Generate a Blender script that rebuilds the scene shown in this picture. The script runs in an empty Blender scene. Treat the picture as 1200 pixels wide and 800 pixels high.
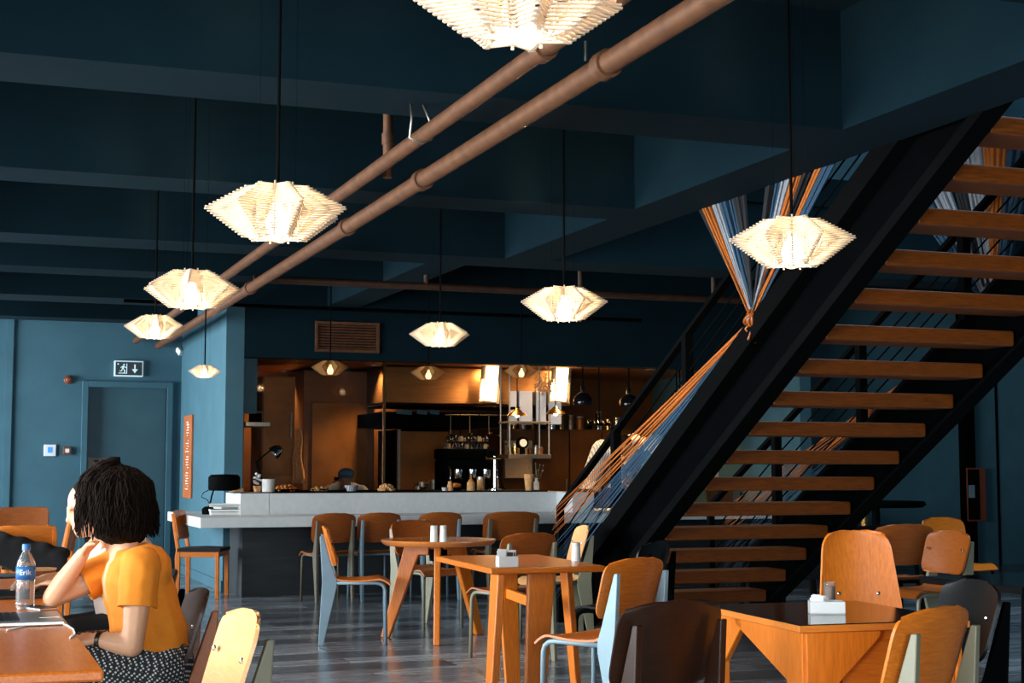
import bpy, bmesh, math, random
from mathutils import Vector, Matrix, Quaternion, noise
random.seed(7)
S = bpy.context.scene
COL = S.collection
PI = math.pi
R = math.radians

# ------------------------------------------------------------------ camera
F_PX, EYE, PITCH, YAW = 1750.0, 1.22, R(4.899), R(20.48)
cam_d = bpy.data.cameras.new('camera'); cam_d.sensor_width = 36; cam_d.lens = 36 * F_PX / 1200
cam_d.clip_end = 200
cam = bpy.data.objects.new('camera', cam_d); COL.objects.link(cam)
cam.location = (0, 0, EYE); cam.rotation_euler = (PI / 2 + PITCH, 0, -YAW)
S.camera = cam
_f = Vector((math.sin(YAW) * math.cos(PITCH), math.cos(YAW) * math.cos(PITCH), math.sin(PITCH)))
_r = Vector((math.cos(YAW), -math.sin(YAW), 0)); _u = _r.cross(_f)
def ray(x, y): return _f * F_PX + _r * (x - 600) + _u * (400 - y)
def at_y(x, y, Y): d = ray(x, y); return Vector((0, 0, EYE)) + d * (Y / d.y)
def at_x(x, y, X): d = ray(x, y); return Vector((0, 0, EYE)) + d * (X / d.x)
def at_z(x, y, z): d = ray(x, y); return Vector((0, 0, EYE)) + d * ((z - EYE) / d.z)

# ------------------------------------------------------------------ materials
def new_mat(name):
    m = bpy.data.materials.new(name); m.use_nodes = True
    nt = m.node_tree; b = nt.nodes['Principled BSDF']
    return m, nt, b
def mat(name, col, rough=.5, metal=0., var=.12, scale=8., bump=0., stretch=(1, 1, 1), spec=.5, coord='Object'):
    m, nt, b = new_mat(name)
    tc = nt.nodes.new('ShaderNodeTexCoord'); mp = nt.nodes.new('ShaderNodeMapping')
    mp.inputs['Scale'].default_value = stretch
    nt.links.new(tc.outputs[coord], mp.inputs['Vector'])
    n = nt.nodes.new('ShaderNodeTexNoise'); n.inputs['Scale'].default_value = scale; n.inputs['Detail'].default_value = 5
    nt.links.new(mp.outputs['Vector'], n.inputs['Vector'])
    r = nt.nodes.new('ShaderNodeValToRGB')
    c = Vector(col)
    r.color_ramp.elements[0].position = .3; r.color_ramp.elements[1].position = .7
    r.color_ramp.elements[0].color = (*(c * (1 - var)), 1); r.color_ramp.elements[1].color = (*(c * (1 + var)), 1)
    nt.links.new(n.outputs['Fac'], r.inputs['Fac']); nt.links.new(r.outputs['Color'], b.inputs['Base Color'])
    b.inputs['Roughness'].default_value = rough; b.inputs['Metallic'].default_value = metal
    b.inputs['Specular IOR Level'].default_value = spec
    if bump:
        bp = nt.nodes.new('ShaderNodeBump'); bp.inputs['Strength'].default_value = bump; bp.inputs['Distance'].default_value = .01
        nt.links.new(n.outputs['Fac'], bp.inputs['Height']); nt.links.new(bp.outputs['Normal'], b.inputs['Normal'])
    return m
def wood(name, c1, c2, rough=.38, axis='X', scale=9.):
    st = {'X': (1.2, 14, 14), 'Y': (14, 1.2, 14), 'Z': (14, 14, 1.2)}[axis]
    m, nt, b = new_mat(name)
    tc = nt.nodes.new('ShaderNodeTexCoord'); mp = nt.nodes.new('ShaderNodeMapping'); mp.inputs['Scale'].default_value = st
    nt.links.new(tc.outputs['Object'], mp.inputs['Vector'])
    n = nt.nodes.new('ShaderNodeTexNoise'); n.inputs['Scale'].default_value = scale; n.inputs['Detail'].default_value = 8; n.inputs['Roughness'].default_value = .65
    nt.links.new(mp.outputs['Vector'], n.inputs['Vector'])
    r = nt.nodes.new('ShaderNodeValToRGB'); r.color_ramp.elements[0].position = .3; r.color_ramp.elements[1].position = .72
    r.color_ramp.elements[0].color = (*c1, 1); r.color_ramp.elements[1].color = (*c2, 1)
    nt.links.new(n.outputs['Fac'], r.inputs['Fac']); nt.links.new(r.outputs['Color'], b.inputs['Base Color'])
    b.inputs['Roughness'].default_value = rough
    bp = nt.nodes.new('ShaderNodeBump'); bp.inputs['Strength'].default_value = .08; bp.inputs['Distance'].default_value = .004
    nt.links.new(n.outputs['Fac'], bp.inputs['Height']); nt.links.new(bp.outputs['Normal'], b.inputs['Normal'])
    return m
def emit(name, col, s):
    m, nt, b = new_mat(name)
    b.inputs['Base Color'].default_value = (*col, 1); b.inputs['Emission Color'].default_value = (*col, 1)
    b.inputs['Emission Strength'].default_value = s
    return m
def glass_mat(name, tint=(1, 1, 1), gl=.12):
    m = bpy.data.materials.new(name); m.use_nodes = True; nt = m.node_tree; nt.nodes.remove(nt.nodes['Principled BSDF'])
    out = nt.nodes['Material Output']
    t = nt.nodes.new('ShaderNodeBsdfTransparent'); t.inputs['Color'].default_value = (*tint, 1)
    g = nt.nodes.new('ShaderNodeBsdfGlossy'); g.inputs['Roughness'].default_value = .03
    fr = nt.nodes.new('ShaderNodeFresnel'); fr.inputs['IOR'].default_value = 1.45
    ad = nt.nodes.new('ShaderNodeMath'); ad.operation = 'ADD'; ad.inputs[1].default_value = gl * .3; ad.use_clamp = True
    nt.links.new(fr.outputs['Fac'], ad.inputs[0])
    mx = nt.nodes.new('ShaderNodeMixShader'); nt.links.new(ad.outputs[0], mx.inputs['Fac'])
    nt.links.new(t.outputs[0], mx.inputs[1]); nt.links.new(g.outputs[0], mx.inputs[2]); nt.links.new(mx.outputs[0], out.inputs['Surface'])
    return m
def clear_mat(name, col=(1, 1, 1), rough=.03):
    m, nt, b = new_mat(name); b.inputs['Base Color'].default_value = (*col, 1)
    b.inputs['Roughness'].default_value = rough; b.inputs['Transmission Weight'].default_value = .9; b.inputs['IOR'].default_value = 1.35
    return m
def lath_mat(nm='pale_lath', c1=(.95, .76, .56, 1), c2=(.99, .90, .78, 1)):
    m = bpy.data.materials.new(nm); m.use_nodes = True; nt = m.node_tree; nt.nodes.remove(nt.nodes['Principled BSDF'])
    out = nt.nodes['Material Output']
    tc = nt.nodes.new('ShaderNodeTexCoord'); n = nt.nodes.new('ShaderNodeTexNoise'); n.inputs['Scale'].default_value = 30
    nt.links.new(tc.outputs['Object'], n.inputs['Vector'])
    r = nt.nodes.new('ShaderNodeValToRGB'); r.color_ramp.elements[0].color = c1; r.color_ramp.elements[1].color = c2
    nt.links.new(n.outputs['Fac'], r.inputs['Fac'])
    d = nt.nodes.new('ShaderNodeBsdfDiffuse'); t = nt.nodes.new('ShaderNodeBsdfTranslucent')
    mx = nt.nodes.new('ShaderNodeMixShader'); mx.inputs['Fac'].default_value = .5
    nt.links.new(r.outputs['Color'], d.inputs['Color']); nt.links.new(r.outputs['Color'], t.inputs['Color'])
    nt.links.new(d.outputs[0], mx.inputs[1]); nt.links.new(t.outputs[0], mx.inputs[2]); nt.links.new(mx.outputs[0], out.inputs['Surface'])
    return m
def floor_mat():
    m, nt, b = new_mat('grey_plank_tiles')
    tc = nt.nodes.new('ShaderNodeTexCoord')
    br = nt.nodes.new('ShaderNodeTexBrick'); br.inputs['Scale'].default_value = 1.0
    br.inputs['Brick Width'].default_value = 1.2; br.inputs['Row Height'].default_value = .3; br.inputs['Mortar Size'].default_value = .004
    br.inputs['Color1'].default_value = (.085, .10, .115, 1); br.inputs['Color2'].default_value = (.36, .39, .42, 1)
    br.inputs['Mortar'].default_value = (.02, .025, .03, 1); br.inputs['Bias'].default_value = -.1
    nt.links.new(tc.outputs['Object'], br.inputs['Vector'])
    mp = nt.nodes.new('ShaderNodeMapping'); mp.inputs['Scale'].default_value = (1.0, 9, 1); nt.links.new(tc.outputs['Object'], mp.inputs['Vector'])
    n = nt.nodes.new('ShaderNodeTexNoise'); n.inputs['Scale'].default_value = 2.2; n.inputs['Detail'].default_value = 7
    nt.links.new(mp.outputs['Vector'], n.inputs['Vector'])
    r = nt.nodes.new('ShaderNodeValToRGB'); r.color_ramp.elements[0].position = .3; r.color_ramp.elements[1].position = .75
    r.color_ramp.elements[0].color = (.35, .35, .35, 1); r.color_ramp.elements[1].color = (1.35, 1.35, 1.4, 1)
    nt.links.new(n.outputs['Fac'], r.inputs['Fac'])
    mx = nt.nodes.new('ShaderNodeMix'); mx.data_type = 'RGBA'; mx.blend_type = 'MULTIPLY'; mx.inputs['Factor'].default_value = 1
    nt.links.new(br.outputs['Color'], mx.inputs['A']); nt.links.new(r.outputs['Color'], mx.inputs['B'])
    nt.links.new(mx.outputs['Result'], b.inputs['Base Color'])
    rr = nt.nodes.new('ShaderNodeMapRange'); rr.inputs['To Min'].default_value = .10; rr.inputs['To Max'].default_value = .30
    nt.links.new(n.outputs['Fac'], rr.inputs['Value']); nt.links.new(rr.outputs['Result'], b.inputs['Roughness'])
    b.inputs['Specular IOR Level'].default_value = .6
    return m
def dots_mat():
    m, nt, b = new_mat('dotted_black_cloth')
    tc = nt.nodes.new('ShaderNodeTexCoord'); ck = nt.nodes.new('ShaderNodeTexVoronoi'); ck.inputs['Scale'].default_value = 95; ck.inputs['Randomness'].default_value = 0
    rp = nt.nodes.new('ShaderNodeValToRGB'); rp.color_ramp.elements[0].color = (.55, .55, .55, 1); rp.color_ramp.elements[1].color = (.008, .008, .009, 1); rp.color_ramp.elements[0].position = .30; rp.color_ramp.elements[1].position = .40
    nt.links.new(ck.outputs['Distance'], rp.inputs['Fac'])
    mp = nt.nodes.new('ShaderNodeMapping'); mp.inputs['Rotation'].default_value = (.5, .4, .7)
    nt.links.new(tc.outputs['Object'], mp.inputs['Vector']); nt.links.new(mp.outputs['Vector'], ck.inputs['Vector'])
    nt.links.new(rp.outputs['Color'], b.inputs['Base Color']); b.inputs['Roughness'].default_value = .8
    return m
def stripe_mat(name, c1, c2, sc=30, axis=2):
    m, nt, b = new_mat(name)
    tc = nt.nodes.new('ShaderNodeTexCoord'); w = nt.nodes.new('ShaderNodeTexWave'); w.bands_direction = 'XYZ'[axis]
    w.inputs['Scale'].default_value = sc; w.inputs['Distortion'].default_value = 1.0
    nt.links.new(tc.outputs['Object'], w.inputs['Vector'])
    r = nt.nodes.new('ShaderNodeValToRGB'); r.color_ramp.elements[0].color = (*c1, 1); r.color_ramp.elements[1].color = (*c2, 1)
    nt.links.new(w.outputs['Fac'], r.inputs['Fac']); nt.links.new(r.outputs['Color'], b.inputs['Base Color']); b.inputs['Roughness'].default_value = .8
    return m

M = {}
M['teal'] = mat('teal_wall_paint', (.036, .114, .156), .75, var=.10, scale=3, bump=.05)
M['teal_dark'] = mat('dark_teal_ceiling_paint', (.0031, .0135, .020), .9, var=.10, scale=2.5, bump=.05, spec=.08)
M['teal_door'] = mat('teal_door_paint', (.025, .09, .125), .55, var=.08, scale=4)
M['teal_side'] = mat('pale_teal_paint', (.13, .26, .34), .75, var=.08, scale=3, bump=.05)
M['floor'] = floor_mat()
M['bar_front'] = mat('slate_bar_panel', (.012, .017, .021), .55, var=.35, scale=4, stretch=(.6, 1, 6))
M['bar_top'] = mat('pale_solid_surface', (.62, .64, .65), .35, var=.05, scale=20)
M['wood'] = wood('orange_plywood', (.50, .115, .006), (.76, .205, .014))
M['wood_v'] = wood('orange_plywood_upright', (.50, .115, .006), (.76, .205, .014), axis='Z')
M['wood_y'] = wood('orange_table_wood', (.44, .095, .005), (.70, .18, .013), .28, axis='Y')
M['wood_light'] = wood('pale_plywood', (.72, .34, .12), (.82, .45, .19))
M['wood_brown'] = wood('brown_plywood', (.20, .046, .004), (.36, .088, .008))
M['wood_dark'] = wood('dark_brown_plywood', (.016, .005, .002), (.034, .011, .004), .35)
M['wood_tread'] = wood('stair_oak', (.080, .019, .001), (.235, .056, .002), .45)
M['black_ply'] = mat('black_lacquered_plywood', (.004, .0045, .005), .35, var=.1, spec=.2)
M['black'] = mat('black_paint', (.0015, .0018, .002), .8, var=.1, spec=.03)
M['black_web'] = mat('charcoal_steel_paint', (.0011, .0014, .0017), .85, spec=.01, var=.1)
M['black_cloth'] = mat('black_cloth', (.008, .008, .009), .9, bump=.1)
M['steel_blue'] = mat('grey_blue_steel_paint', (.15, .22, .27), .4, var=.06)
M['steel_pale'] = mat('pale_blue_steel_paint', (.30, .43, .50), .38, var=.05)
M['steel_brown'] = mat('brown_grey_steel_paint', (.10, .085, .06), .4, var=.06)
M['steel_green'] = mat('olive_grey_steel_paint', (.19, .18, .12), .4, var=.06)
M['chrome'] = mat('chrome', (.7, .7, .7), .12, 1., var=.03)
M['steel'] = mat('brushed_steel', (.42, .38, .33), .38, 1., var=.12, scale=4, stretch=(1, 1, 12))
M['copper'] = mat('brown_metal_cladding', (.24, .095, .022), .42, .6, var=.28, scale=2.5)
M['brown_wall'] = mat('brown_kitchen_wall', (.17, .066, .016), .5, .2, var=.22, scale=2)
M['pipe'] = mat('weathered_copper_pipe', (.13, .052, .022), .5, .3, var=.28, scale=14)
M['pipe_dark'] = mat('dark_brown_pipe', (.045, .020, .010), .5, .2, var=.28, scale=14)
M['copper_dark'] = mat('dark_brown_cabinet_metal', (.095, .036, .008), .42, .5, var=.4, scale=2.2)
M['lath'] = lath_mat()
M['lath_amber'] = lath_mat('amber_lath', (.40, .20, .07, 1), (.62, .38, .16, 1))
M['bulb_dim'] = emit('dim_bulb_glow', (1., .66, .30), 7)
M['bulb'] = emit('warm_bulb_glow', (1., .78, .50), 90)
M['down'] = emit('downlight_glow', (1., .72, .42), 14)
M['white'] = mat('white_plastic', (.75, .76, .77), .4, var=.03)
M['ceramic'] = mat('white_ceramic', (.60, .60, .59), .25, var=.03)
M['paper'] = mat('white_paper', (.72, .72, .70), .8, var=.05)
M['magazine'] = mat('printed_cover', (.30, .29, .28), .4, var=.5, scale=14)
M['orange_plate'] = mat('orange_panel', (.42, .115, .03), .5, var=.15, scale=6)
M['red_brown'] = mat('red_brown_plastic', (.17, .035, .010), .4)
M['blue_screen'] = emit('blue_display_glow', (.04, .25, .85), .5)
M['sign_green'] = mat('dark_sign_face', (.010, .028, .036), .3)
M['sign_white'] = emit('pale_sign_glow', (.55, .72, .76), .45)
M['glass'] = glass_mat('clear_glass_pane', gl=.03)
M['clear'] = clear_mat('clear_drinking_glass')
M['water'] = clear_mat('clear_water_bottle', (.86, .93, .97))
M['label_blue'] = mat('blue_label_film', (.02, .12, .33), .4)
M['alu'] = mat('silver_aluminium', (.55, .54, .52), .33, .8, var=.03)
M['keys'] = mat('black_keys', (.012, .012, .013), .5)
M['cable'] = mat('white_cable', (.75, .73, .70), .5)
M['terracotta'] = mat('brown_stoneware', (.22, .085, .03), .6)
M['skin'] = mat('skin', (.70, .355, .20), .5, var=.05, scale=20)
M['skin_mid'] = mat('tan_skin', (.42, .20, .10), .5, var=.05, scale=20)
M['hair'] = mat('dark_brown_hair', (.007, .0035, .002), .8, var=.4, scale=60, stretch=(1, 1, .3), spec=.08)
M['shirt'] = mat('mustard_cotton', (.80, .235, .010), .85, var=.05, scale=30, bump=.05)
M['dots'] = dots_mat()
M['pink_shirt'] = stripe_mat('pale_pink_knit', (.62, .42, .34), (.72, .54, .46), 60)
M['stripe_shirt'] = stripe_mat('striped_white_shirt', (.50, .52, .54), (.16, .18, .21), 14, 0)
M['white_shirt'] = mat('white_chef_cotton', (.62, .63, .64), .85, var=.06)
M['denim'] = mat('blue_denim_apron', (.045, .13, .21), .85, var=.25, scale=14)
M['blue_cap'] = mat('blue_grey_cap_cloth', (.07, .17, .26), .8)
M['food'] = mat('golden_food', (.66, .20, .025), .7, var=.35, scale=40, bump=.3)
M['bread'] = mat('pale_bread', (.66, .34, .13), .8, var=.25, scale=40, bump=.3)
M['yarn_orange'] = mat('orange_yarn', (.42, .105, .006), .85, var=.15, scale=40)
M['yarn_white'] = mat('pale_grey_yarn', (.26, .27, .30), .85, var=.15, scale=40)
M['yarn_blue'] = mat('blue_yarn', (.014, .05, .095), .85, var=.15, scale=40)
M['yarn_black'] = mat('black_yarn', (.010, .010, .012), .9)
M['brass'] = mat('brass', (.60, .33, .10), .22, 1., var=.06)
M['tile_cream'] = mat('cream_tile', (.55, .42, .28), .35, var=.06)
M['frostglass'] = mat('frosted_white_glass', (.74, .72, .68), .25, var=.04)
M['hood'] = mat('amber_brushed_steel', (.24, .125, .05), .48, .9, var=.15, scale=4, stretch=(1, 1, 12))
M['lens'] = mat('dark_glasses_frame', (.006, .006, .007), .15)
M['tube'] = emit('strip_light_glow', (1., .62, .28), 8)  # glow for the glare streaks on the hood, not a real tube
M['frost'] = emit('frosted_window_glow', (.62, .70, .80), .38); M['frost'].node_tree.nodes['Principled BSDF'].inputs['Base Color'].default_value = (.10, .11, .12, 1)  # emission added so the pale wall panels look lit
M['black_gloss'] = mat('black_gloss_laminate', (.005, .005, .006), .12, var=.1, spec=.35)
M['wood_sheen'] = wood('sheeny_table_wood', (.46, .14, .03), (.60, .20, .05), .18)
M['wood_sheen_edge'] = wood('plywood_edge', (.55, .15, .014), (.72, .22, .03), .4)

# ------------------------------------------------------------------ mesh helpers
class MB:
    def __init__(s): s.bm = bmesh.new()
    def _tf(s, vs, m):
        if m is not None:
            for v in vs: v.co = m @ v.co
    def box(s, c, size, rz=0., m=None):
        vs = bmesh.ops.create_cube(s.bm, size=1.)['verts']
        q = Matrix.Translation(c) @ Matrix.Rotation(rz, 4, 'Z') @ Matrix.Diagonal((*size, 1))
        for v in vs: v.co = q @ v.co
        s._tf(vs, m); return s
    def box2(s, a, b, m=None):
        a, b = Vector(a), Vector(b)
        return s.box((a + b) / 2, [abs(x) for x in (b - a)], 0, m)
    def bar(s, p, q, w, h, up=(0, 0, 1)):
        p, q = Vector(p), Vector(q); d = q - p; L = d.length; d.normalize()
        u = Vector(up); x = d.cross(u)
        if x.length < 1e-4: x = d.cross(Vector((1, 0, 0)))
        x.normalize(); z = x.cross(d)
        m = Matrix((x, d, z)).transposed().to_4x4(); m.translation = (p + q) / 2
        vs = bmesh.ops.create_cube(s.bm, size=1.)['verts']
        for v in vs: v.co = m @ Vector((v.co.x * w, v.co.y * L, v.co.z * h))
        return s
    def tube(s, path, r, n=8, caps=True):
        pts = [Vector(p) for p in path]; rings = []
        rs = r if isinstance(r, (list, tuple)) else [r] * len(pts)
        t0 = (pts[1] - pts[0]).normalized(); up = Vector((0, 0, 1)) if abs(t0.z) < .9 else Vector((1, 0, 0))
        x = t0.cross(up).normalized()
        for i, p in enumerate(pts):
            t = (pts[min(i + 1, len(pts) - 1)] - pts[max(i - 1, 0)]).normalized()
            x = (x - t * x.dot(t)).normalized(); y = t.cross(x)
            rings.append([s.bm.verts.new(p + (x * math.cos(2 * PI * k / n) + y * math.sin(2 * PI * k / n)) * rs[i]) for k in range(n)])
        for a, b in zip(rings, rings[1:]):
            for k in range(n): s.bm.faces.new((a[k], a[(k + 1) % n], b[(k + 1) % n], b[k]))
        if caps:
            s.bm.faces.new(rings[0][::-1]); s.bm.faces.new(rings[-1])
        return s
    def lathe(s, prof, n=24, c=(0, 0, 0), sx=1, sy=1, m=None):
        rings = []; vs = []
        for r, z in prof:
            if r < 1e-5: ring = [s.bm.verts.new((c[0], c[1], c[2] + z))]
            else: ring = [s.bm.verts.new((c[0] + sx * r * math.cos(2 * PI * k / n), c[1] + sy * r * math.sin(2 * PI * k / n), c[2] + z)) for k in range(n)]
            rings.append(ring); vs += ring
        for a, b in zip(rings, rings[1:]):
            if len(a) == 1 and len(b) == 1: continue
            for k in range(n):
                k2 = (k + 1) % n
                if len(a) == 1: s.bm.faces.new((a[0], b[k2], b[k]))
                elif len(b) == 1: s.bm.faces.new((a[k], a[k2], b[0]))
                else: s.bm.faces.new((a[k], a[k2], b[k2], b[k]))
        for ring, fl in ((rings[0], True), (rings[-1], False)):
            if len(ring) > 1: s.bm.faces.new(ring[::-1] if fl else ring)
        s._tf(vs, m); return s
    def prism(s, poly, t, frame=None):
        """poly in local (a,b); extruded +-t/2 along local c; frame = 4x4 with columns a,b,c,origin"""
        n = len(poly)
        A = [s.bm.verts.new((p[0], p[1], -t / 2)) for p in poly]; B = [s.bm.verts.new((p[0], p[1], t / 2)) for p in poly]
        s.bm.faces.new(A[::-1]); s.bm.faces.new(B)
        for k in range(n): s.bm.faces.new((A[k], A[(k + 1) % n], B[(k + 1) % n], B[k]))
        s._tf(A + B, frame); return s
    def sheet(s, f, us, vs, th):
        nu, nv = len(us), len(vs); e = 1e-3
        top, bot = [], []
        for v in vs:
            ra, rb = [], []
            for u in us:
                p = Vector(f(u, v)); u2 = u + e if u < .5 else u - e; v2 = v + e if v < .5 else v - e
                du = (Vector(f(u2, v)) - p) * (1 if u < .5 else -1); dv = (Vector(f(u, v2)) - p) * (1 if v < .5 else -1)
                n = du.cross(dv)
                n = n.normalized() if n.length > 1e-12 else Vector((0, 0, 1))
                ra.append(s.bm.verts.new(p + n * th / 2)); rb.append(s.bm.verts.new(p - n * th / 2))
            top.append(ra); bot.append(rb)
        for j in range(nv - 1):
            for i in range(nu - 1):
                s.bm.faces.new((top[j][i], top[j][i + 1], top[j + 1][i + 1], top[j + 1][i]))
                s.bm.faces.new((bot[j][i], bot[j + 1][i], bot[j + 1][i + 1], bot[j][i + 1]))
        for j in range(nv - 1):
            s.bm.faces.new((top[j][0], top[j + 1][0], bot[j + 1][0], bot[j][0]))
            s.bm.faces.new((top[j][-1], bot[j][-1], bot[j + 1][-1], top[j + 1][-1]))
        for i in range(nu - 1):
            s.bm.faces.new((top[0][i], bot[0][i], bot[0][i + 1], top[0][i + 1]))
            s.bm.faces.new((top[-1][i], top[-1][i + 1], bot[-1][i + 1], bot[-1][i]))
        return s
    def ball(s, c, r, sub=2, m=None):
        vs = bmesh.ops.create_icosphere(s.bm, subdivisions=sub, radius=1.)['verts']
        rr = r if isinstance(r, (tuple, list)) else (r, r, r)
        for v in vs: v.co = Vector((v.co.x * rr[0], v.co.y * rr[1], v.co.z * rr[2]))
        s._tf(vs, m)
        for v in vs: v.co += Vector(c)
        return s
    def capsule(s, p, r0, q, r1):
        p, q = Vector(p), Vector(q); bm2 = bmesh.new()
        for c, r in ((p, r0), (q, r1)):
            vs = bmesh.ops.create_icosphere(bm2, subdivisions=2, radius=r)['verts']
            for v in vs: v.co += c
        g = bmesh.ops.convex_hull(bm2, input=list(bm2.verts))
        dead = [x for x in set(g['geom_interior'] + g['geom_unused']) if isinstance(x, bmesh.types.BMVert)]
        bmesh.ops.delete(bm2, geom=dead, context='VERTS')
        me = bpy.data.meshes.new('t'); bm2.to_mesh(me); bm2.free(); s.bm.from_mesh(me); bpy.data.meshes.remove(me)
        return s
    def mesh(s, name):
        bmesh.ops.recalc_face_normals(s.bm, faces=list(s.bm.faces))
        me = bpy.data.meshes.new(name); s.bm.to_mesh(me); s.bm.free(); return me
    def build(s, name, material, parent=None, smooth=False, bevel=0., loc=None, rz=0.):
        me = s.mesh(name); me.materials.append(M[material] if isinstance(material, str) else material)
        o = bpy.data.objects.new(name, me); COL.objects.link(o)
        if parent: o.parent = parent
        if loc is not None: o.location = loc
        o.rotation_euler.z = rz
        if smooth: me.shade_smooth() if smooth is True else shade_auto(me, smooth)
        if bevel:
            b = o.modifiers.new('bevel', 'BEVEL'); b.width = bevel; b.segments = 2; b.limit_method = 'ANGLE'; b.angle_limit = R(40)
        return o
def shade_auto(me, ang):
    me.shade_smooth()
    me.set_sharp_from_angle(angle=R(ang))
def organic(mb, voxel, smooth_it=6):
    """fuse overlapping pieces into one continuous skin"""
    me = mb.mesh('t'); o = bpy.data.objects.new('t', me); COL.objects.link(o)
    r = o.modifiers.new('r', 'REMESH'); r.mode = 'VOXEL'; r.voxel_size = voxel
    s_ = o.modifiers.new('s', 'SMOOTH'); s_.factor = .5; s_.iterations = smooth_it
    dg = bpy.context.evaluated_depsgraph_get(); dg.update()
    out = bpy.data.meshes.new_from_object(o.evaluated_get(dg))
    bpy.data.objects.remove(o); bpy.data.meshes.remove(me)
    out.shade_smooth(); out.materials.clear(); return out
def put(me, name, material, parent=None):
    me.name = name; me.materials.append(M[material]); o = bpy.data.objects.new(name, me); COL.objects.link(o)
    if parent: o.parent = parent
    return o
def ellip(mb, c, r, rot=None):
    m = rot.to_matrix().to_4x4() if rot else None
    mb.ball(c, r, 3, m)
def tag(o, label=None, cat=None, group=None, kind=None):
    if label: o['label'] = label
    if cat: o['category'] = cat
    if group: o['group'] = group
    if kind: o['kind'] = kind
    return o
def thing(name, label, cat, loc=(0, 0, 0), rz=0., group=None):
    o = bpy.data.objects.new(name, None); COL.objects.link(o); o.empty_display_size = .1
    o.location = loc; o.rotation_euler.z = rz
    return tag(o, label, cat, group)
def kids(o): return [c for c in COL.objects if c.parent == o]
def dup(o, loc, rz=0., label=None, group=None, scale=None, swap=None):
    def cp(x, par):
        c = x.copy(); COL.objects.link(c)
        if par: c.parent = par
        for k in [k for k in ALL(x)]: cp(k, c)
        if swap and c.type == 'MESH' and c.data.materials and c.data.materials[0].name in swap:
            c.data = c.data.copy(); c.data.materials[0] = M[swap[c.data.materials[0].name]]
        return c
    n = cp(o, None); n.location = loc; n.rotation_euler.z = rz
    if scale: n.scale = scale if isinstance(scale, tuple) else (scale,) * 3
    if label: n['label'] = label
    if group: n['group'] = group
    return n
def ALL(x): return list(x.children)
def struct(o): o['kind'] = 'structure'; return o
def lin(a, b, n): return [a + (b - a) * i / (n - 1) for i in range(n)]
def cosl(n): return [.5 - .5 * math.cos(PI * i / (n - 1)) for i in range(n)]
YZX = Matrix(((0, 0, 1, 0), (1, 0, 0, 0), (0, 1, 0, 0), (0, 0, 0, 1)))   # poly (a,b) -> (y,z), thickness along x
def frame_at(m, off): return Matrix.Translation(off) @ m
def text_mesh(txt, size, ext=.0008):
    cu = bpy.data.curves.new('t', 'FONT'); cu.body = txt; cu.size = size; cu.extrude = ext; cu.align_x = 'CENTER'; cu.align_y = 'CENTER'
    o = bpy.data.objects.new('t', cu); COL.objects.link(o)
    dg = bpy.context.evaluated_depsgraph_get(); dg.update()
    me = bpy.data.meshes.new_from_object(o.evaluated_get(dg)); bpy.data.objects.remove(o); bpy.data.curves.remove(cu); me.materials.clear()
    return me
def area_light(name, loc, rot, sx, sy, power, col, spread=180):
    l = bpy.data.lights.new(name, 'AREA'); l.shape = 'RECTANGLE'; l.size = sx; l.size_y = sy; l.energy = power; l.color = col; l.spread = R(spread)
    o = bpy.data.objects.new(name, l); COL.objects.link(o); o.location = loc; o.rotation_euler = rot; return o
def point_light(name, loc, power, col, r=.04, parent=None):
    l = bpy.data.lights.new(name, 'POINT'); l.energy = power; l.color = col; l.shadow_soft_size = r
    o = bpy.data.objects.new(name, l); COL.objects.link(o); o.location = loc
    if parent: o.parent = parent
    return o
def spot_light(name, loc, target, power, col, ang=60, blend=.6, r=.03):
    l = bpy.data.lights.new(name, 'SPOT'); l.energy = power; l.color = col; l.spot_size = R(ang); l.spot_blend = blend; l.shadow_soft_size = r
    o = bpy.data.objects.new(name, l); COL.objects.link(o); o.location = loc
    o.rotation_euler = (Vector(target) - Vector(loc)).to_track_quat('-Z', 'Y').to_euler(); return o
# ------------------------------------------------------------------ setting
YB, XS, YP = 18.4, 2.58, 15.24            # back wall, pillar side face, pillar/kitchen front
ZC, ZB = 3.5, 2.9                          # slab and beam undersides
def sbox(name, a, b, m, bevel=0): return struct(MB().box2(a, b).build(name, m, bevel=bevel))
sbox('floor', (-2.8, -3.6, -.2), (14.2, 20, 0), 'floor')
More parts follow.
